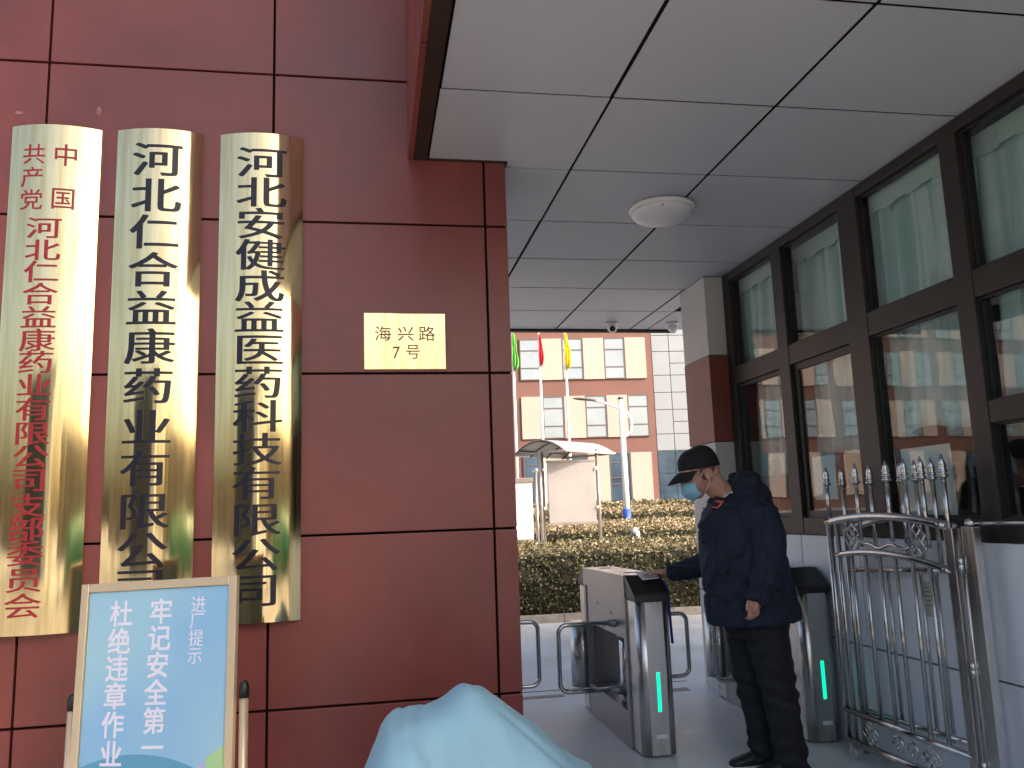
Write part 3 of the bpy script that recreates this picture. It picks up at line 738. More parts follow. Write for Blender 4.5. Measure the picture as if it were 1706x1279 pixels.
# small plate
sp = thing('address_plate', (.18, WY, 2.2), 'small square brass address plate with brown writing on the red wall', 'plaque')
YP = WY-.012
b = NB(); bm_box(b, -.026, .383, YP, WY-.001, 2.172, 2.461, .003); obj('plate', b, 'brass', sp)
for ch_, px, py_, wp, hp in (('海', 638, 556, 27, 25), ('兴', 676, 556, 27, 25), ('路', 711, 556, 27, 25), ('7', 660, 587, 24, 27), ('号', 688, 586, 24, 25)):
    P = on(px, py_, 1, YP); k = (on(px+1, py_, 1, YP)-P).length
    char(ch_, lambda x, y, th: Vector((x, YP-.001-th, y)), wp*k/.93, hp*k/.93, 'letbrown', sp, 0, .0008, origin=(P.x, P.z))

# ================================================================== easel poster
P0 = Vector((-1.036, 3.3087, 1.239)); yw, tl, rl, SW = -.3787, .0835, -.0378, .62
u = Vector((math.cos(yw), math.sin(yw), 0)); nn = Vector((math.sin(yw), -math.cos(yw), 0))
d = -Vector((0, 0, 1))*math.cos(tl)+nn*math.sin(tl)
u, d = u*math.cos(rl)+d*math.sin(rl), d*math.cos(rl)-u*math.sin(rl)
nf = d.cross(u).normalized()
if nf.y > 0: nf = -nf
def sp_(x, y, th=0.0): return P0+u*x+d*y+nf*th      # x right, y down, th towards the viewer
def sgn_px(px, py_):
    r_ = ray(px, py_); o_ = Vector((0, 0, HC)); t_ = (P0-o_).dot(nf)/r_.dot(nf); q = o_+r_*t_-P0; return q.dot(u), q.dot(d)
SH = 1.18
ez = thing('poster_stand', (-.75, 3.2, 0), 'tilted poster stand with pale blue safety poster and champagne frame before the wall', 'sign')
def slab(name, x0, x1, y0, y1, t0, t1, m_, p=ez):
    b = NB(); bm_poly(b, [sp_(x0, y1, t1), sp_(x1, y1, t1), sp_(x1, y0, t1), sp_(x0, y0, t1)], nf*(t1-t0))
    bmesh.ops.bevel(b, geom=b.edges[:], offset=.0015, segments=1, affect='EDGES'); return obj(name, b, m_, p)
fwd = .030
slab('frame_side', 0, fwd, 0, SH, -.012, .010, 'goldframe'); slab('frame_side', SW-fwd, SW, 0, SH, -.012, .010, 'goldframe')
slab('frame_top', fwd+.0005, SW-fwd-.0005, 0, fwd, -.012, .0098, 'goldframe'); slab('frame_bottom', fwd+.0005, SW-fwd-.0005, SH-fwd, SH, -.012, .0098, 'goldframe')
def poster_mat():
    m = bpy.data.materials.new('poster_blue'); m.use_nodes = True; n = m.node_tree.nodes; l = m.node_tree.links; bb = n['Principled BSDF']
    bb.inputs['Roughness'].default_value = .45
    t = n.new('ShaderNodeTexNoise'); t.inputs['Scale'].default_value = 2.2; t.inputs['Detail'].default_value = 1
    g_ = n.new('ShaderNodeNewGeometry'); l.new(g_.outputs['Position'], t.inputs['Vector'])
    cr = n.new('ShaderNodeValToRGB'); l.new(t.outputs['Fac'], cr.inputs[0])
    cr.color_ramp.elements[0].position = .3; cr.color_ramp.elements[0].color = (.24, .47, .72, 1)
    cr.color_ramp.elements[1].position = .7; cr.color_ramp.elements[1].color = (.34, .58, .70, 1)
    l.new(cr.outputs[0], bb.inputs['Base Color']); return m
M['poster'] = poster_mat()
M['phill'] = mat('poster_hill', (.11, .33, .52), .45); M['pgreen'] = mat('poster_green', (.40, .62, .30), .45); M['ppurple'] = mat('poster_mauve', (.45, .47, .72), .45)
ps = slab('poster', fwd+.0008, SW-fwd-.0008, fwd+.0008, SH-fwd-.001, -.010, .001, 'poster')
def pshape(name, pts, th, m_):
    b = NB(); bm_poly(b, [sp_(x, y, th) for x, y in pts][::-1], nf*.0006); obj(name, b, m_, ps)
x_, y_ = sgn_px(250, 1256)
pshape('printed_hill', [(fwd+.003, SH-.04), (SW-fwd-.003, SH-.04), (SW-fwd-.003, y_+.07)]+[(q, y_+.055*((q-.25)/.25)**2) for q in np.linspace(.50, fwd+.003, 12)], .0016, 'phill')
gx, gy = sgn_px(341, 1260)
pshape('printed_patch', [(gx, gy+.06), (SW-fwd-.004, gy+.04), (SW-fwd-.004, gy-.035), (gx+.01, gy+.0)], .0022, 'pgreen')
pshape('printed_patch', [(gx-.09, gy+.07), (gx, gy+.06), (gx, gy+.012)], .0022, 'ppurple')
def pchar(ch_, px, py_, s, bold):
    X_, Y_ = sgn_px(px, py_); a = Vector(sgn_px(px+1, py_))-Vector((X_, Y_)); k = a.length
    char(ch_, lambda x, y, th: sp_(x, -y, .0016+th), s*k/.93, s*k/.93, 'letwhite', ps, bold, .0004, origin=(X_, -Y_), both=True)
for i, c in enumerate('进厂提示'): pchar(c, [331, 329, 327, 325][i], [1007, 1034, 1063, 1092][i], 24, .0)
for i, c in enumerate('牢记安全第一'): pchar(c, [269, 266, 263, 260, 257, 254][i], [1019, 1063, 1108, 1154, 1201, 1246][i], 36, .016)
for i, c in enumerate('杜绝违章作业'): pchar(c, [203, 199, 195, 192, 188, 185][i], [1023, 1069, 1114, 1160, 1208, 1257][i], 36, .016)
for X0, Y0 in ((-.028, sgn_px(105, 1157)[1]), (SW+.022, sgn_px(398, 1134)[1])):
    foot = sp_(X0, 1.23, -.03); foot.z = 0
    top = sp_(X0, Y0, -.02); 
    b = NB(); bm_tube(b, [foot, top-(top-foot).normalized()*.055], .0155, 12); obj('leg', b, 'goldframe', ez)
    dd = (top-foot).normalized()
    b = NB(); bm_tube(b, [top-dd*.057, top-dd*.02, top-dd*.006, top], .017, 12, rr=[.0175, .0175, .013, .006]); obj('leg_cap', b, 'black', ez)
    b = NB(); bm_tube(b, [sp_(X0, Y0+.4, -.015), sp_(.01 if X0 < 0 else SW-.01, Y0+.4, -.012)], .006, 8); obj('bracket', b, 'goldframe', ez)

# ================================================================== covered scooter (foreground)
def cover():
    prof = [(-.12, .05, .05), (-.10, .40, .16), (-.055, .62, .24), (-.005, .735, .28), (.02, .81, .29), (.06, .848, .29), (.14, .872, .28), (.19, .878, .27), (.235, .905, .25), (.275, .925, .24), (.32, .922, .25),
            (.38, .885, .27), (.45, .830, .29), (.53, .765, .30), (.63, .672, .31), (.75, .60, .32), (.95, .56, .33), (1.2, .58, .33), (1.45, .55, .31), (1.62, .44, .25), (1.70, .10, .15)]
    # resample
    X = [p[0] for p in prof]; NX = 150; NS = 90; v = []; f = []
    xs_ = np.linspace(X[0], X[-1], NX)
    # denser at the ends
    zt = np.interp(xs_, X, [p[1] for p in prof]); hw_ = np.interp(xs_, X, [p[2] for p in prof])
    ker = np.array([1, 2, 3, 2, 1])/9
    zt[2:-2] = np.convolve(zt, ker, 'same')[2:-2]; hw_[2:-2] = np.convolve(hw_, ker, 'same')[2:-2]
    for i in range(NX):
        for j in range(NS+1):
            a = PI*j/NS; c_ = math.cos(a); s_ = math.sin(a)
            y = -c_*abs(c_)**-.35*hw_[i]*(1.0+.15*(1-s_)) if abs(c_) > 1e-4 else 0
            z = zt[i]*(s_**.62)
            p = Vector((xs_[i], 2.62+y, z))
            nz = noise.noise(Vector((xs_[i]*5, y*5, z*4)))*.018+.008*noise.noise(Vector((xs_[i]*14, y*14, z*6+3)))
            ridge = abs(noise.noise(Vector(((xs_[i]+z*.6)*9, y*3, (z-xs_[i]*.6)*3+8))))
            side = (1-s_)**.5
            fold = .02*side*math.sin(xs_[i]*24+2*noise.noise(Vector((xs_[i]*3, z*3, 0))))
            out = Vector((0, -c_, s_*.8)).normalized()
            v.append(p+out*((nz-.013*max(0, .22-ridge)/.22*.8+.004)*min(1, i/8, (NX-1-i)/8)+fold*min(1, i/12)))
    for i in range(NX-1):
        for j in range(NS): a = i*(NS+1)+j; f.append((a, a+NS+1, a+NS+2, a+1))
    me = bpy.data.meshes.new('cover'); me.from_pydata([tuple(q) for q in v], [], f); me.materials.append(M['tarp'])
    for p in me.polygons: p.use_smooth = True
    o = obj('scooter_cover', me, None); md = o.modifiers.new('t', 'SOLIDIFY'); md.thickness = .003; md.offset = -1
    tag(o, 'pale blue wrinkled cover draped over a parked scooter in the foreground', 'cover')
cover()

# ================================================================== hedges
def hedge(x0, x1, y0, y1, zf, zb, lab, leaf, dens, toprow=.5, seed=0, base=.0):
    t = thing('hedge', ((x0+x1)/2, (y0+y1)/2, 0), lab, 'hedge', 'clipped hedges beyond the turnstiles')
    ins = leaf*1.1
    b = NB(); pts = [(y0+ins, base), (y1-ins, base), (y1-ins, zb-ins), (y0+ins, zf-ins)]
    bm_poly(b, [Vector((x1-ins, y, z)) for y, z in pts], (x1-x0-2*ins, 0, 0)); obj('twig_core', b, 'leafcore', t)
    r_ = np.random.default_rng(seed)
    areas = [(x1-x0)*zf*1.0, (x1-x0)*(y1-y0), (y1-y0)*zf, (y1-y0)*zf]; N = [int(a*dens) for a in areas]
    P = []; top = []
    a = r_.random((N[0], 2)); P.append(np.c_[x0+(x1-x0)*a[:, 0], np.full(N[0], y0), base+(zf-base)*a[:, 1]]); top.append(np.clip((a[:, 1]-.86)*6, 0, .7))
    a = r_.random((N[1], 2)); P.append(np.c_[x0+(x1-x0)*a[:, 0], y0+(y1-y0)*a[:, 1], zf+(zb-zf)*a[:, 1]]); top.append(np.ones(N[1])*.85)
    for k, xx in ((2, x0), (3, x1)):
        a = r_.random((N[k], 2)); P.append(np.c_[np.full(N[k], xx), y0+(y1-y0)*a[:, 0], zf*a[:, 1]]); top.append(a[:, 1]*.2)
    P = np.vstack(P); top = np.hstack(top); n = len(P)
    bump_ = np.sin(P[:, 0]*3.1+1.7*np.sin(P[:, 1]*2))*.02+np.sin(P[:, 0]*7.7+P[:, 2]*9)*.015
    P[:, 1] -= (bump_+r_.normal(0, leaf*.6, n))*(top < .8); P[:, 2] += (bump_+r_.normal(0, leaf*.55, n)+np.abs(r_.normal(0, leaf*.5, n)))*(top > .3)
    P[:, 0] += r_.normal(0, leaf*.4, n)
    A = r_.normal(size=(n, 3)); A /= np.linalg.norm(A, axis=1)[:, None]; B = np.cross(A, r_.normal(size=(n, 3))); B /= np.linalg.norm(B, axis=1)[:, None]
    s = (leaf*r_.uniform(.6, 1.25, n))[:, None]
    V = np.stack([P-A*s, P+B*s*.45, P+A*s, P-B*s*.45], 1).reshape(-1, 3)
    F = np.arange(4*n).reshape(-1, 4)
    me = bpy.data.meshes.new('foliage'); me.vertices.add(4*n); me.vertices.foreach_set('co', V.ravel())
    me.loops.add(4*n); me.loops.foreach_set('vertex_index', F.ravel().astype(np.int32)); me.polygons.add(n); me.polygons.foreach_set('loop_start', (np.arange(n)*4).astype(np.int32))
    me.update(); me.validate()
    tint = np.clip(r_.beta(1.6, 3.4, n)+top*toprow*r_.uniform(.3, 1.0, n), 0, 1)  # tops tinted paler: sunlight put into the leaf colour, plus some young growth
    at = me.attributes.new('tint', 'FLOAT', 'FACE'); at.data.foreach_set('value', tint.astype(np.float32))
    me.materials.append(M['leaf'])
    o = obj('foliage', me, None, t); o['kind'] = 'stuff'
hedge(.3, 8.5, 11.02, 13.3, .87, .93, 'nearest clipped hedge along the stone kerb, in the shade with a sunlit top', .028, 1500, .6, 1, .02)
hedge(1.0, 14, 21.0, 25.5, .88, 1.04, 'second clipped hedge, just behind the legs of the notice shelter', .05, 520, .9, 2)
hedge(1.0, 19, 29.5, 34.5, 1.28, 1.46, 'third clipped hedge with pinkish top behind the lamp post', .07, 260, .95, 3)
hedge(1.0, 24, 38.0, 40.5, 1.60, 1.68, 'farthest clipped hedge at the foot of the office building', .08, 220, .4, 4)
b = NB()
for k in range(9): bm_ell(b, (4.37+random.uniform(-.09, .09), 13.5+random.uniform(-.1, .1), .97+random.uniform(-.07, .13)), (.06, .06, .075), seg=8)
o = remeshed('plastic_bag', b, 'bag', .02, None, 1, lambda c: .02*noise.noise(c*14)); tag(o, 'crumpled white plastic bag caught on top of the nearest hedge', 'bag')
b = NB(); bm_tube(b, [(4.37, 13.2, .85), (4.37, 13.6, .98)], .01, 5); obj('handle', b, 'bag', o)

# ================================================================== notice shelter, boards, lamp, flags
sh = thing('notice_shelter', (4.9, 20.3, 0), 'empty notice board on steel posts under a curved pale roof', 'notice board')
for x, y in ((4.22, 20.0), (5.50, 20.0), (4.02, 20.0)):
    pass
for x in (4.12, 5.58):
    for y in (19.95,): b = NB(); bm_tube(b, [(x, y, 0), (x, y, 2.93)], .045, 12); obj('post', b, 'postst', sh)
for x in (4.25,):
    b = NB(); bm_tube(b, [(x, 20.25, 0), (x, 20.25, 2.93)], .035, 12); obj('post', b, 'postst', sh)
b = NB(); bm_box(b, 4.31, 5.50, 19.93, 20.0, 1.14, 2.62, .01); obj('board_panel', b, 'board', sh)
b = NB(); bm_box(b, 4.27, 5.54, 19.92, 20.01, 2.622, 2.67); bm_box(b, 4.27, 5.54, 19.92, 20.01, 1.09, 1.138); obj('board_frame', b, 'postst', sh)
for zz in (1.5, 2.45):
    for x in (4.20, 5.53): b = NB(); bm_ell(b, (x, 19.9, zz), (.035, .03, .04), seg=10); obj('clamp', b, 'whitepaint', sh)
# roof: barrel vault running along the depth, open arched end towards the left
NR = 14; roof = NB(); ax0, ax1 = 3.55, 6.15
def rp(t, y): 
    a = PI*t; return Vector((lerp(ax0, ax1, t)+(0), y, 2.86+.42*math.sin(a)**.9-.03*t))
# vault axis runs along X+Y diagonal: front-left arch to right-rear
def vault(s, t): # s along the ridge, t across the arch
    o_ = Vector((3.62, 20.8, 2.87)); ax = Vector((1.50, .9, 0)); cr_ = Vector((1.0, -1.5, 0))
    return o_+ax*s+cr_*t+Vector((0, 0, .33*math.sin(PI*t)**.85-.04*s))
vv_ = [[roof.verts.new(vault(s/6, t/NR)) for t in range(NR+1)] for s in range(7)]
for s in range(6):
    for t in range(NR): roof.faces.new((vv_[s][t], vv_[s+1][t], vv_[s+1][t+1], vv_[s][t+1])).smooth = True
ro = obj('roof', roof, 'roofsheet', sh); md = ro.modifiers.new('t', 'SOLIDIFY'); md.thickness = .02
for s in (0.0, .33, .66, 1.0):
    b = NB(); bm_tube(b, [vault(s, t/NR)-Vector((0, 0, .03)) for t in range(NR+1)], .022, 6); obj('roof_rib', b, 'rib', sh)
for t in (.12, .5, .88):
    b = NB(); bm_tube(b, [vault(0, t)-Vector((0, 0, .04)), vault(1, t)-Vector((0, 0, .04))], .022, 6); obj('roof_purlin', b, 'rib', sh)
for t in (0, 1): b = NB(); bm_tube(b, [vault(0, t), vault(1, t)], .03, 8); obj('eaves_tube', b, 'whitepaint', sh)
b = NB(); bm_tube(b, [vault(0, 0), vault(0, 1)], .03, 8); bm_tube(b, [vault(1, 0), vault(1, 1)], .03, 8); obj('tie_bar', b, 'postst', sh)

wb = thing('white_board', (3.1, 17, 0), 'white display board on steel posts, partly behind the red wall', 'board')
b = NB(); bm_box(b, 2.2, 3.33, 17.0, 17.05, .88, 2.03, .006); obj('panel', b, 'whitepaint', wb)
b = NB(); bm_box(b, 2.18, 3.35, 16.98, 17.07, 2.035, 2.14, .01); bm_box(b, 2.18, 3.35, 16.98, 17.07, .80, .875, .01); obj('rail', b, 'postst', wb)
for x in (2.1, 3.42):
    b = NB(); bm_tube(b, [(x, 17.03, 0), (x, 17.03, 2.24)], .035, 12); p = obj('post', b, 'postst', wb)
    b = NB(); bm_ell(b, (x, 17.03, 2.29), (.07, .07, .06)); obj('ball', b, 'tube', p)

lp = thing('street_lamp', (8.35, 26.5, 0), 'white street lamp with curved bracket and blue foot behind the hedges', 'street lamp')
LX = 8.35
b = NB(); bm_tube(b, [(LX, 26.5, 0), (LX, 26.5, 5.08)], .08, 12, rr=[.12, .085]); obj('pole', b, 'whitepaint', lp)
b = NB(); bm_tube(b, [(LX, 26.5, .55), (LX, 26.5, 1.42)], .135, 14); obj('blue_sleeve', b, 'bluepaint', lp)
b = NB(); bm_tube(b, [(LX+.02, 26.5, 3.75), (LX+.30, 26.5, 4.0), (LX+.36, 26.5, 4.35), (LX+.20, 26.5, 4.62), (LX-.2, 26.5, 4.82), (LX-.7, 26.5, 5.0), (LX-.95, 26.5, 5.04)], .04, 10); obj('bracket', b, 'whitepaint', lp)
b = NB(); bm_ell(b, (LX-1.25, 26.5, 5.09), (.42, .13, .05), Matrix.Rotation(R(5), 3, 'Y')); obj('lamp_head', b, 'bframe', lp)
b = NB(); bm_lathe(b, (LX, 26.5, 5.08), [(.10, 0), (.10, .06), (.03, .08)], 12); obj('finial', b, 'bframe', lp)

def flag(x, y, ztop, fz1, fz0, m_, lab, w_, lean=0):
    t = thing('flagpole', (x, y, 0), lab, 'flagpole', 'flagpoles before the office building')
    b = NB(); bm_tube(b, [(x, y, 0), (x, y, ztop)], .05, 10, rr=[.075, .045]); bm_ell(b, (x, y, ztop+.05), (.07, .07, .07), seg=10); obj('pole', b, 'whitepaint', t)
    b = NB(); v = [] ; rows = 16; cols = 12
    g_ = [[None]*(cols+1) for _ in range(rows+1)]
    for i in range(rows+1):
        s = i/rows; z = fz1+(fz0-fz1)*s
        wv = w_*(.18+.9*s**.7)*(1 if s < .85 else 1-(s-.85)*3.5)*(1+.12*math.sin(s*11+x))
        for j in range(cols+1):
            q = j/cols; xx = x+(q-.28)*wv*1.1; yy = y-.10-.10*math.sin(q*14+s*2.5)*(.4+s)-.03*math.sin(q*31)
            g_[i][j] = b.verts.new((xx, yy, z-q*.12*s*2+.04*math.sin(q*9)*s))
    for i in range(rows):
        for j in range(cols): b.faces.new((g_[i][j], g_[i+1][j], g_[i+1][j+1], g_[i][j+1])).smooth = True
    o = obj('flag', b, m_, t); md = o.modifiers.new('t', 'SOLIDIFY'); md.thickness = .012
flag(6.05, 34, 9.15, 9.0, 7.55, 'greenflag', 'white flagpole with a limp green flag by the red wall', .27)
flag(7.20, 34, 9.15, 8.95, 7.75, 'redflag', 'white flagpole with a limp red flag', .20)
flag(8.34, 34, 9.15, 9.0, 7.6, 'yelflag', 'white flagpole with a limp yellow flag', .29)

# ================================================================== office building
ob = thing('office_building', (12, 46, 0), 'long office building with red bands, cream panels and a pale glazed tower', 'building')
BY = 45.2
XL = -47.9; 
box('main_wall', XL, 16.20, BY, BY+12, 0, 15.2, 'bred', ob)
b = NB(); bm_box(b, 0, 1.2, -.10, .02, 0, 2.40, .01); me_p = to_mesh('cream_panel', b); me_p.materials.append(M['peach'])
b = NB(); bm_box(b, 0, 1.2, -.10, .02, 0, 2.75, .01); me_p1 = to_mesh('cream_panel', b); me_p1.materials.append(M['peach'])
def wframe(h, cuts):
    b = NB(); t = .055
    bm_box(b, 0, t, -.02, .06, 0, h); bm_box(b, 1.2-t, 1.2, -.02, .06, 0, h)
    bm_box(b, t, 1.2-t, -.018, .058, 0, t); bm_box(b, t, 1.2-t, -.018, .058, h-t, h)
    for c_ in cuts: bm_box(b, t, 1.2-t, -.018, .058, c_-t/2, c_+t/2)
    me = to_mesh('window', b); me.materials.append(M['bframe']); return me
me_w = wframe(2.40, (.70, 1.72)); me_w1 = wframe(2.75, (1.0, 1.35, 2.2))
def pm(z0, z1, m_):
    b = NB(); bm_box(b, .056, 1.144, .01, .03, z0, z1); me = to_mesh('pane', b); me.materials.append(M[m_]); return me
pms = [pm(.056, .67, 'bglass'), pm(.73, 1.69, 'bglass'), pm(1.75, 2.344, 'bglass')]
pms1 = [pm(.056, .97, 'bgdark'), pm(1.03, 1.32, 'bgdark'), pm(1.38, 2.17, 'bgdark'), pm(2.23, 2.69, 'bgdark')]
slots = [8.52+1.222*k for k in range(6)]
def cell(x, z, is_w, gnd):
    if is_w:
        w = obj('window', me_w1 if gnd else me_w, None, ob, (x, BY-.07, z))
        for q in (pms1 if gnd else pms): obj('pane', q, None, w, (x, BY-.07, z))
    else: obj('cream_panel', me_p1 if gnd else me_p, None, ob, (x, BY, z))
for bay in range(7):
    off = -8.0*bay
    for fl, (z, gnd) in enumerate(((1.80, True), (5.45, False), (8.80, False), (12.1, False))):
        for k in range(6):
            is_w = (k+fl) % 2 == 0
            cell(slots[k]+off, z, is_w, gnd)
box('plinth', XL, 16.19, BY-.14, BY-.001, 0, 1.0, 'kerb', ob)
box('parapet', XL, 18.6, BY-.08, BY+12, 15.21, 15.6, 'bred', ob)
# tower with cladding
box('tower_core', 16.21, 18.50, BY+.05, BY+11, 0, 15.2, 'cladframe', ob)
zc = [4.55, 5.35, 6.1, 7.0, 8.25, 9.25, 10.7, 12.0, 13.4, 15.2]
zc2 = {1: (10.1,), 0: ()}
zl = [4.60, 5.55, 6.95, 7.95, 8.95, 10.35, 11.3, 12.7, 15.1]
for i in range(len(zl)-1):
    for (x0, x1, k) in ((16.23, 17.22, 0), (17.26, 18.22, 1)):
        segs = [(zl[i], zl[i+1])]
        if k == 1 and i in (1, 4): mzz = (zl[i]+zl[i+1])/2; segs = [(zl[i], mzz), (mzz, zl[i+1])]
        for za, zb in segs: b = NB(); bm_box(b, x0, x1, BY-.02, BY+.05, za+.02, zb-.02, .004); obj('cladding_panel', b, 'cladding', ob)
    b = NB(); bm_box(b, 18.26, 18.50, BY-.03, BY+.05, zl[i]+.02, zl[i+1]-.02, .004); obj('cladding_panel', b, 'whitepaint', ob)
zz_ = [1.0, 1.7, 2.6, 3.3, 4.58]
for i in range(len(zz_)-1):
    for (x0, x1) in ((16.23, 17.22), (17.26, 18.48), (18.52, 19.9)):
        b = NB(); bm_box(b, x0, x1, BY-.02, BY+.04, zz_[i]+.02, zz_[i+1]-.02); obj('dark_pane', b, 'bgdark', ob)
box('lobby_core', 18.51, 30.0, BY+.06, BY+10.9, 0, 15.1, 'cladding', ob)
ob.rotation_euler.z = R(-5)
# ================================================================== the street side, behind the viewer (seen only in reflections)
sb = thing('street_building', (-6, -25, 0), 'low dark glazed building across the street', 'building')
box('walls', -14.5, -4.9, -24, -18, 0, 5.6, 'darkbld', sb); box('side_wall', -4.89, -2.9, -23.5, -18.05, 0, 5.8, 'paper', sb); box('roof_slab', -14.7, -2.7, -24.2, -17.9, 5.81, 6.0, 'trim', sb)
fw_ = thing('boundary_wall', (10, -34, 0), 'long tan boundary wall across the street', 'wall')
box('wall_face', -60, -12, -34.5, -34, 0, 4.2, 'tan', fw_); box('wall_face', 3, 60, -34.5, -34, 0, 6.0, 'tan', fw_)
for x in (-1.6, 1.2): 
    yp = thing('yellow_post', (x, -10, 0), ('yellow steel post by the road, nearer the dark building' if x < 0 else 'yellow steel post by the road, nearer the green tarpaulin'), 'post', 'yellow posts'); b = NB(); bm_tube(b, [(x, -10, 0), (x, -10, 3.4)], .09, 12); obj('shaft', b, 'yellow', yp)
    b = NB(); bm_box(b, x-.2, x+.2, -10.2, -9.8, 0, .05); obj('foot', b, 'joint', yp)
b = NB(); bm_loft(b, [((x, -13, .7+.1*math.sin(x)), (0, 1.3, 0), (0, 0, .9)) for x in np.linspace(3.5, 12, 14)], 20); o = obj('green_tarp_stack', b, 'greentarp'); tag(o, 'long stack under green tarpaulin across the road', 'tarpaulin')

# ================================================================== THE MAN
man = thing('person', (2.16, 4.45, 0), 'man in black cap, blue mask and navy jacket leaning over the turnstile card reader', 'person')
pitch = R(19); HO = Vector((1.846, 4.45, 1.618)); HS = 1.08
Fv = Vector((-math.cos(pitch), 0, -math.sin(pitch))); Uv = Vector((-math.sin(pitch), 0, math.cos(pitch))); Sv = Vector((0, 1, 0))
def hp(f_, s_, u_): return HO+(Fv*f_+Sv*s_+Uv*u_)*HS
HR = Matrix((Fv, Sv, Uv)).transposed()
_ell = bm_ell
def bm_ell(bm, c, rad, rot=None, seg=20):
    if rot is HR: rad = tuple(q*HS for q in rad)
    _ell(bm, c, rad, rot, seg)
def limb(bm, pts, n=16):
    """pts: (point, radius) or (point, ru, rv)"""
    P = [Vector(p[0]) for p in pts]; N = len(P); prev = None; rings = []
    for i, p in enumerate(pts):
        t = (P[min(i+1, N-1)]-P[max(i-1, 0)]).normalized()
        if prev is None: a = Vector((0, 1, 0)) if abs(t.y) < .9 else Vector((1, 0, 0)); uu = (a-t*a.dot(t)).normalized()
        else: uu = (prev-t*prev.dot(t)).normalized()
        prev = uu; v_ = t.cross(uu); r1 = p[1]; r2 = p[2] if len(p) > 2 else p[1]
        rings.append((P[i], uu*r1, v_*r2))
    bm_loft(bm, rings, n)
# body (skin), one continuous surface
b = NB()
bm_ell(b, hp(-.012, 0, .058), (.100, .078, .092), HR); bm_ell(b, hp(-.062, 0, .012), (.052, .062, .060), HR); bm_ell(b, hp(.040, 0, -.018), (.062, .058, .085), HR); bm_ell(b, hp(.050, 0, -.075), (.040, .040, .035), HR)
bm_ell(b, hp(.055, 0, .045), (.045, .062, .045), HR)                    # brow
bm_ell(b, hp(.108, 0, -.018), (.016, .012, .026), HR)                   # nose
for s in (-1, 1):
    bm_ell(b, hp(.072, s*.035, -.028), (.024, .022, .026), HR)          # cheek
limb(b, [(hp(-.038, 0, -.02), .074, .066), (hp(-.058, 0, -.09), .070, .066), (Vector((2.02, 4.45, 1.47)), .062, .066), (Vector((2.06, 4.45, 1.40)), .08, .10)])
bm_loft(b, [((2.06, 4.45, 1.42), (.07, 0, 0), (0, .14, 0)), ((2.06, 4.45, 1.30), (.12, 0, 0), (0, .17, 0)), ((2.08, 4.45, 1.08), (.11, 0, 0), (0, .15, 0)), ((2.11, 4.45, .86), (.12, 0, 0), (0, .15, 0))], 20)
for s, kx in ((-1, 2.16), (1, 2.10)):
    limb(b, [((2.11, 4.45+s*.085, .88), .08), ((2.13, 4.45+s*.09, .65), .075), ((kx+.005, 4.45+s*.09, .45), .055), ((kx+.05, 4.45+s*.09, .10), .04)])
limb(b, [((2.10, 4.27, 1.38), .05), ((2.075, 4.20, 1.14), .042), ((2.005, 4.20, .955), .030)])     # left arm
limb(b, [((2.06, 4.62, 1.38), .05), ((2.03, 4.76, 1.13), .042), ((1.83, 4.93, 1.045), .030)])     # right arm
# left hand: palm hanging, fingers curled forward
def finger(bm, pts, r): limb(bm, [(Vector(p), r*(1-.12*i)) for i, p in enumerate(pts)], 8)
limb(b, [((2.010, 4.20, .965), .030, .024), ((1.998, 4.20, .935), .040, .020), ((1.988, 4.20, .900), .041, .018), ((1.984, 4.20, .886), .036, .015)])
bm_ell(b, (1.992, 4.20, .925), (.040, .020, .042))
for k, (dx, L) in enumerate(((-.030, .9), (-.011, 1.0), (.009, .95), (.028, .8))):
    y0 = 4.20; x = 1.99+dx*.9
    finger(b, [(x, y0, .900), (x-.006, y0-.004, .900-.034*L), (x-.012, y0+.012, .900-.052*L), (x-.014, y0+.030, .900-.054*L)], .0088)
finger(b, [(1.962, 4.195, .945), (1.944, 4.183, .915), (1.944, 4.185, .893)], .0105)
# right hand resting on the card: palm down, fingers towards -X / +Y
hw0 = Vector((1.80, 4.957, 1.052)); hd = Vector((-.93, .36, -.04)).normalized(); hs = Vector((0, 0, 1)).cross(hd).normalized()
limb(b, [(hw0-hd*.02, .026, .024), (hw0+hd*.02, .033, .018), (hw0+hd*.055, .041, .016), (hw0+hd*.08, .038, .013)])
for k, L in enumerate((.80, .95, 1.0, .88)):
    o_ = hw0+hd*.078+hs*(-.029+.0195*k)
    finger(b, [o_, o_+hd*.032*L+Vector((0, 0, .004)), o_+hd*.058*L+Vector((0, 0, -.006)), o_+hd*.070*L+Vector((0, 0, -.016))], .0085)
finger(b, [hw0+hd*.02-hs*.03, hw0+hd*.045-hs*.052+Vector((0, 0, -.004)), hw0+hd*.072-hs*.058+Vector((0, 0, -.012))], .010)
body = remeshed('body', b, 'skin', .0055, man, 3)
# ears
for s in (-1, 1):
    e = NB(); bm_ell(e, hp(-.012, s*.080, -.004), (.023, .009, .037), HR @ Matrix.Rotation(s*R(14), 3, 'Z'))
    e2 = NB()
    pts = [hp(-.012+.020*math.cos(a), s*(.084+.004*math.sin(a*.5)), -.002+.032*math.sin(a)) for a in np.linspace(-.5*PI, 1.15*PI, 14)]
    bm_tube(e, pts, .0048, 6)
    remeshed('ear', e, 'skin', .003, man, 2)
# cropped hair: shell round the back of the skull
hh = NB(); bm_ell(hh, hp(-.015, 0, .050), (.1005, .0795, .096), HR, 32)
dl = [v for v in hh.verts if (HR.transposed() @ (v.co-HO)).x > .045-.35*((HR.transposed() @ (v.co-HO)).z) or (HR.transposed() @ (v.co-HO)).z < -.035]
bmesh.ops.delete(hh, geom=dl, context='VERTS'); obj('hair', hh, 'stubble', man, fix=False)
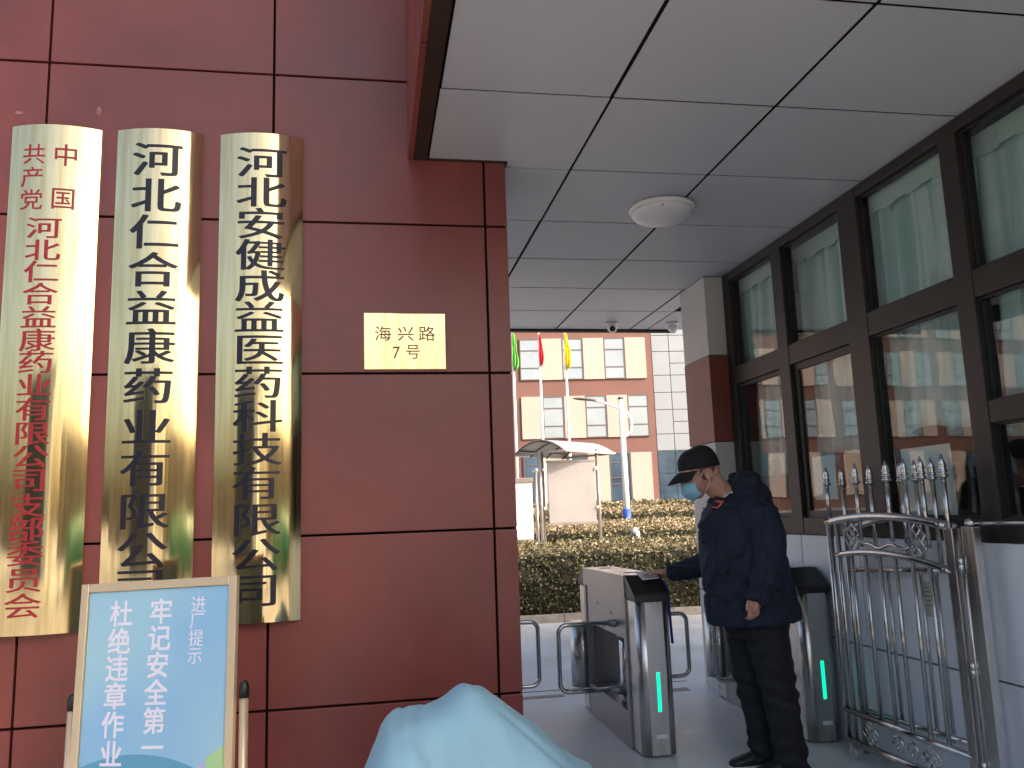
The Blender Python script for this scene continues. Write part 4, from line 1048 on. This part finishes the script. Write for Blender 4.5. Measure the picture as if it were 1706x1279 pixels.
# eyes
for s in (-1, 1):
    e = NB(); bm_ell(e, hp(.082, s*.032, .014), (.012, .013, .010), HR, 12); obj('eye', e, 'paper', man)
    e = NB(); bm_tube(e, [hp(.094, s*.018, .036), hp(.097, s*.034, .040), hp(.086, s*.052, .035)], .0035, 6); obj('eyebrow', e, 'cap', man)
# cap
def capmesh():
    b = NB(); n = 36; rows = 12; rings = []
    for i in range(rows+1):
        th = (PI/2)*i/rows
        ring = []
        for k in range(n):
            a = 2*PI*k/n; f_ = math.cos(a); s_ = math.sin(a)
            edge = .036+.022*f_+.010*abs(s_)*0
            rf = .112 if f_ > 0 else .108
            cr_ = math.cos(th)**.62; hgt = math.sin(th)**.95
            bulge = 1+.03*math.sin(th*2)
            ring.append(b.verts.new(hp(-.012+f_*rf*cr_*bulge-.01*hgt, s_*.089*cr_*bulge, edge+(.148-edge)*hgt)))
        rings.append(ring)
    for A, B in zip(rings, rings[1:]):
        for k in range(n): b.faces.new((A[k], A[(k+1) % n], B[(k+1) % n], B[k])).smooth = True
    b.faces.new(rings[-1])
    o = obj('cap', b, 'cap', man); md = o.modifiers.new('t', 'SOLIDIFY'); md.thickness = .003
    b = NB(); N = 18; R_ = 8; gr = []
    for i in range(R_+1):
        q = i/R_; row = []
        for k in range(N+1):
            a = lerp(-1.15, 1.15, k/N); L = .088*math.cos(a*.92)**.8*q
            base = (-.012+.110*math.cos(a), .087*math.sin(a))
            row.append(b.verts.new(hp(base[0]+L, base[1]*(1-.10*q), .052-.014*q-.022*q*q-.022*(1-math.cos(a))*1.3)))
        gr.append(row)
    for i in range(R_):
        for k in range(N): b.faces.new((gr[i][k], gr[i+1][k], gr[i+1][k+1], gr[i][k+1])).smooth = True
    br = obj('brim', b, 'cap', o); md = br.modifiers.new('t', 'SOLIDIFY'); md.thickness = .005
    b = NB(); bm_ell(b, hp(-.022, 0, .149), (.008, .008, .004), HR, 8); obj('button', b, 'cap', o)
capmesh()
# mask
b = NB(); N = 16; gr = []
for i in range(N+1):
    q = i/N; row = []
    for k in range(N+1):
        a = lerp(-1.28, 1.28, k/N); uz = lerp(.002-.018*abs(a)/1.28, -.112+.022*abs(a), q)
        fo = .118-.012*(2*q-1)**2-.020*max(0, q-.6)*2+.010*math.sin(q*PI)
        s_ = math.sin(a)*.064*(1+.12*math.sin(q*PI)); f_ = .030+(fo-.030)*math.cos(a)**.75
        row.append(b.verts.new(hp(f_, s_, uz+.0012*math.sin(q*50))))
    gr.append(row)
for i in range(N):
    for k in range(N): b.faces.new((gr[i][k], gr[i][k+1], gr[i+1][k+1], gr[i+1][k])).smooth = True
mk = obj('face_mask', b, 'mask', man); md = mk.modifiers.new('t', 'SOLIDIFY'); md.thickness = .002; md.offset = 0
for s in (-1, 1):
    b = NB(); bm_tube(b, [hp(.048, s*.064, -.018), hp(.025, s*.079, .006), hp(.004, s*.083, .026)], .0017, 6); obj('ear_loop', b, 'cord', mk)
    b = NB(); bm_tube(b, [hp(.040, s*.062, -.088), hp(.012, s*.077, -.055), hp(-.010, s*.083, -.030)], .0017, 6); obj('ear_loop', b, 'cord', mk)
# print on the mask: a few blue strokes
b = NB()
for k in range(4):
    a0 = hp(.088-.010*k, -.0485-.0035*k, -.062-.004*k); bm_tube(b, [a0, a0+Uv*.012+Fv*.004*(k % 2)], .0016, 5)
obj('mask_print', b, 'bluepaint', mk)
# shirt collar
b = NB(); limb(b, [((1.985, 4.45, 1.515), .070, .072), ((2.00, 4.45, 1.485), .078, .080), ((2.03, 4.45, 1.44), .09, .10)], 24); obj('shirt_collar', b, 'shirt', man)
# jacket: torso, sleeves, hood
b = NB()
def ring(z, xf, xb, w_, tilt=0, yo=0): c_ = ((xf+xb)/2, 4.45+yo, z); return (c_, ((xb-xf)/2, 0, tilt), (0, w_, 0))
bm_loft(b, [ring(.800, 1.842, 2.372, .225, .008), ring(.83, 1.836, 2.372, .230, .005), ring(.93, 1.832, 2.352, .228), ring(1.05, 1.828, 2.330, .222), ring(1.15, 1.822, 2.312, .222), ring(1.25, 1.822, 2.290, .225, -.01), ring(1.34, 1.835, 2.268, .228, -.015),
            ring(1.40, 1.862, 2.262, .222, -.01), ring(1.455, 1.90, 2.250, .195, 0), ring(1.505, 1.945, 2.228, .150, .015), ring(1.555, 1.975, 2.19, .105, .03), ring(1.590, 2.0, 2.15, .085, .035)], 36)
# hood roll behind the neck
bm_ell(b, (2.125, 4.45, 1.575), (.075, .115, .058), Matrix.Rotation(R(-18), 3, 'Y')); bm_ell(b, (2.165, 4.45, 1.49), (.085, .14, .085), Matrix.Rotation(R(35), 3, 'Y'))
bm_ell(b, (2.075, 4.40, 1.59), (.045, .05, .040)); bm_ell(b, (2.075, 4.50, 1.59), (.045, .05, .040))
bm_ell(b, (2.055, 4.45, 1.545), (.075, .092, .045), Matrix.Rotation(R(-35), 3, 'Y'))
# placket flap on the front edge
bm_ell(b, (1.832, 4.42, 1.30), (.030, .06, .065)); bm_ell(b, (1.84, 4.40, 1.10), (.026, .08, .10)); bm_ell(b, (1.915, 4.42, 1.455), (.045, .09, .040), Matrix.Rotation(R(-20), 3, 'Y'))
limb(b, [((2.08, 4.31, 1.43), .085, .075), ((2.10, 4.245, 1.385), .098, .092), ((2.105, 4.205, 1.28), .088, .096), ((2.095, 4.185, 1.15), .076, .088), ((2.055, 4.185, 1.04), .066, .078), ((2.012, 4.197, .960), .056, .064), ((2.003, 4.20, .935), .054, .060)], 22)
limb(b, [((2.06, 4.58, 1.43), .085), ((2.05, 4.66, 1.37), .092), ((2.04, 4.73, 1.24), .086), ((2.01, 4.785, 1.12), .080), ((1.93, 4.86, 1.075), .068), ((1.85, 4.925, 1.055), .056), ((1.805, 4.957, 1.050), .052)], 20)
def wr(c):
    q = .0055*noise.noise(Vector((c.x*9, c.y*9, c.z*13)))+.004*noise.noise(c*26)
    arm = max(0, 1-abs(c.y-4.19)/.09)
    q += .007*arm*math.sin(c.z*62+c.x*34+2.5*noise.noise(c*8))*max(0, min(1, (1.26-c.z)*6))
    r_ = abs(noise.noise(Vector((c.x*7+c.z*3, c.y*7, c.z*5-c.x*4))))
    q -= .012*max(0, .12-r_)/.12
    return q
jk = remeshed('jacket', b, 'jacket', .009, man, 4, wr)
# seam and piping on the shoulder, orange
def onj(pts, r, m_, name, par_=jk, n=6):
    # press points on to the jacket's near side
    out = []
    for p in pts:
        ok, loc, nr, idx = jk.closest_point_on_mesh(Vector((p[0], 4.10, p[2])))
        hit, loc, nr, idx = jk.ray_cast(Vector((p[0], 3.9, p[2])), Vector((0, 1, 0)))
        out.append((loc if hit else Vector(p))+Vector((0, -.002, 0)))
    b = NB(); bm_tube(b, out, r, n); return obj(name, b, m_, par_)
jk_inv = jk.matrix_parent_inverse.copy()
def seg(a, c, n=7): return [Vector(a).lerp(Vector(c), i/n) for i in range(n+1)]
q0, q1, q2, q3 = [on(x, y, 1, 4.25) for x, y in ((1187, 844), (1195, 846), (1206, 834), (1217, 835))]
onj(seg(q0, q1, 3)+seg(q1, q2, 3)[1:], .0035, 'piping', 'piping'); onj(seg(q2, q3, 4), .0050, 'piping', 'piping')
a0, a1 = on(1170, 846, 1, 4.25), on(1186, 852, 1, 4.25); onj(seg(a0, a1, 4), .003, 'jackbright', 'lining')
# near front seam, pocket, hem band
onj([on(1188+ (y-870)*.05, y, 1, 4.24) for y in range(870, 1030, 12)], .0022, 'trouser', 'seam')
onj([on(x, y, 1, 4.2) for x, y in ((1216, 860), (1222, 890), (1221, 930), (1226, 960))], .0022, 'trouser', 'seam')
b = NB(); limb(b, [((2.000, 4.20, .937), .058, .063), ((2.003, 4.2, .948), .058, .063)], 20); 
# trousers
b = NB()
bm_loft(b, [((2.112, 4.45, .90), (.17, 0, 0), (0, .17, 0)), ((2.115, 4.45, .80), (.180, 0, 0), (0, .185, 0)), ((2.118, 4.45, .72), (.165, 0, 0), (0, .175, 0))], 24)
limb(b, [((2.13, 4.37, .80), .105, .12), ((2.145, 4.365, .66), .105, .115), ((2.165, 4.36, .50), .093, .102), ((2.175, 4.36, .44), .095, .10), ((2.185, 4.36, .36), .088, .092), ((2.20, 4.36, .22), .082, .088), ((2.215, 4.36, .10), .086, .090), ((2.215, 4.36, .045), .090, .096)], 22)
limb(b, [((2.09, 4.53, .80), .10, .115), ((2.10, 4.54, .66), .10, .11), ((2.105, 4.54, .50), .092, .10), ((2.118, 4.54, .42), .092, .098), ((2.14, 4.54, .30), .085, .09), ((2.155, 4.54, .12), .085, .09), ((2.155, 4.54, .045), .088, .093)], 22)
def wt(c):
    k = math.exp(-((c.z-.46)/.12)**2)+1.3*math.exp(-((c.z-.08)/.09)**2)+.25
    return k*.010*math.sin(c.z*70+3*noise.noise(c*7)+c.x*18)*.6+.006*noise.noise(c*12)
remeshed('trousers', b, 'trouser', .010, man, 4, wt)
for name, X, Y in (('shoe', 2.17, 4.36), ('shoe', 2.125, 4.55)):
    b = NB()
    bm_loft(b, [((X+.10, Y, .055), (0, .025, 0), (0, 0, .03)), ((X+.085, Y, .060), (0, .036, 0), (0, 0, .048)), ((X+.03, Y, .065), (0, .042, 0), (0, 0, .055)), ((X-.05, Y, .052), (0, .046, 0), (0, 0, .042)), ((X-.12, Y, .042), (0, .048, 0), (0, 0, .030)), ((X-.165, Y, .037), (0, .036, 0), (0, 0, .022)), ((X-.18, Y, .035), (0, .018, 0), (0, 0, .012))], 18)
    so_ = remeshed(name, b, 'shoe', .006, man, 2)
    b = NB(); pts = [(X-.02+.165*math.cos(a)*(1 if math.cos(a) < 0 else .78), Y+.047*math.sin(a)) for a in np.linspace(0, 2*PI, 28, endpoint=False)]
    bm_ext(b, pts, 0.001, .024); obj('sole', b, 'sole', so_)
print('objects', len(bpy.data.objects))
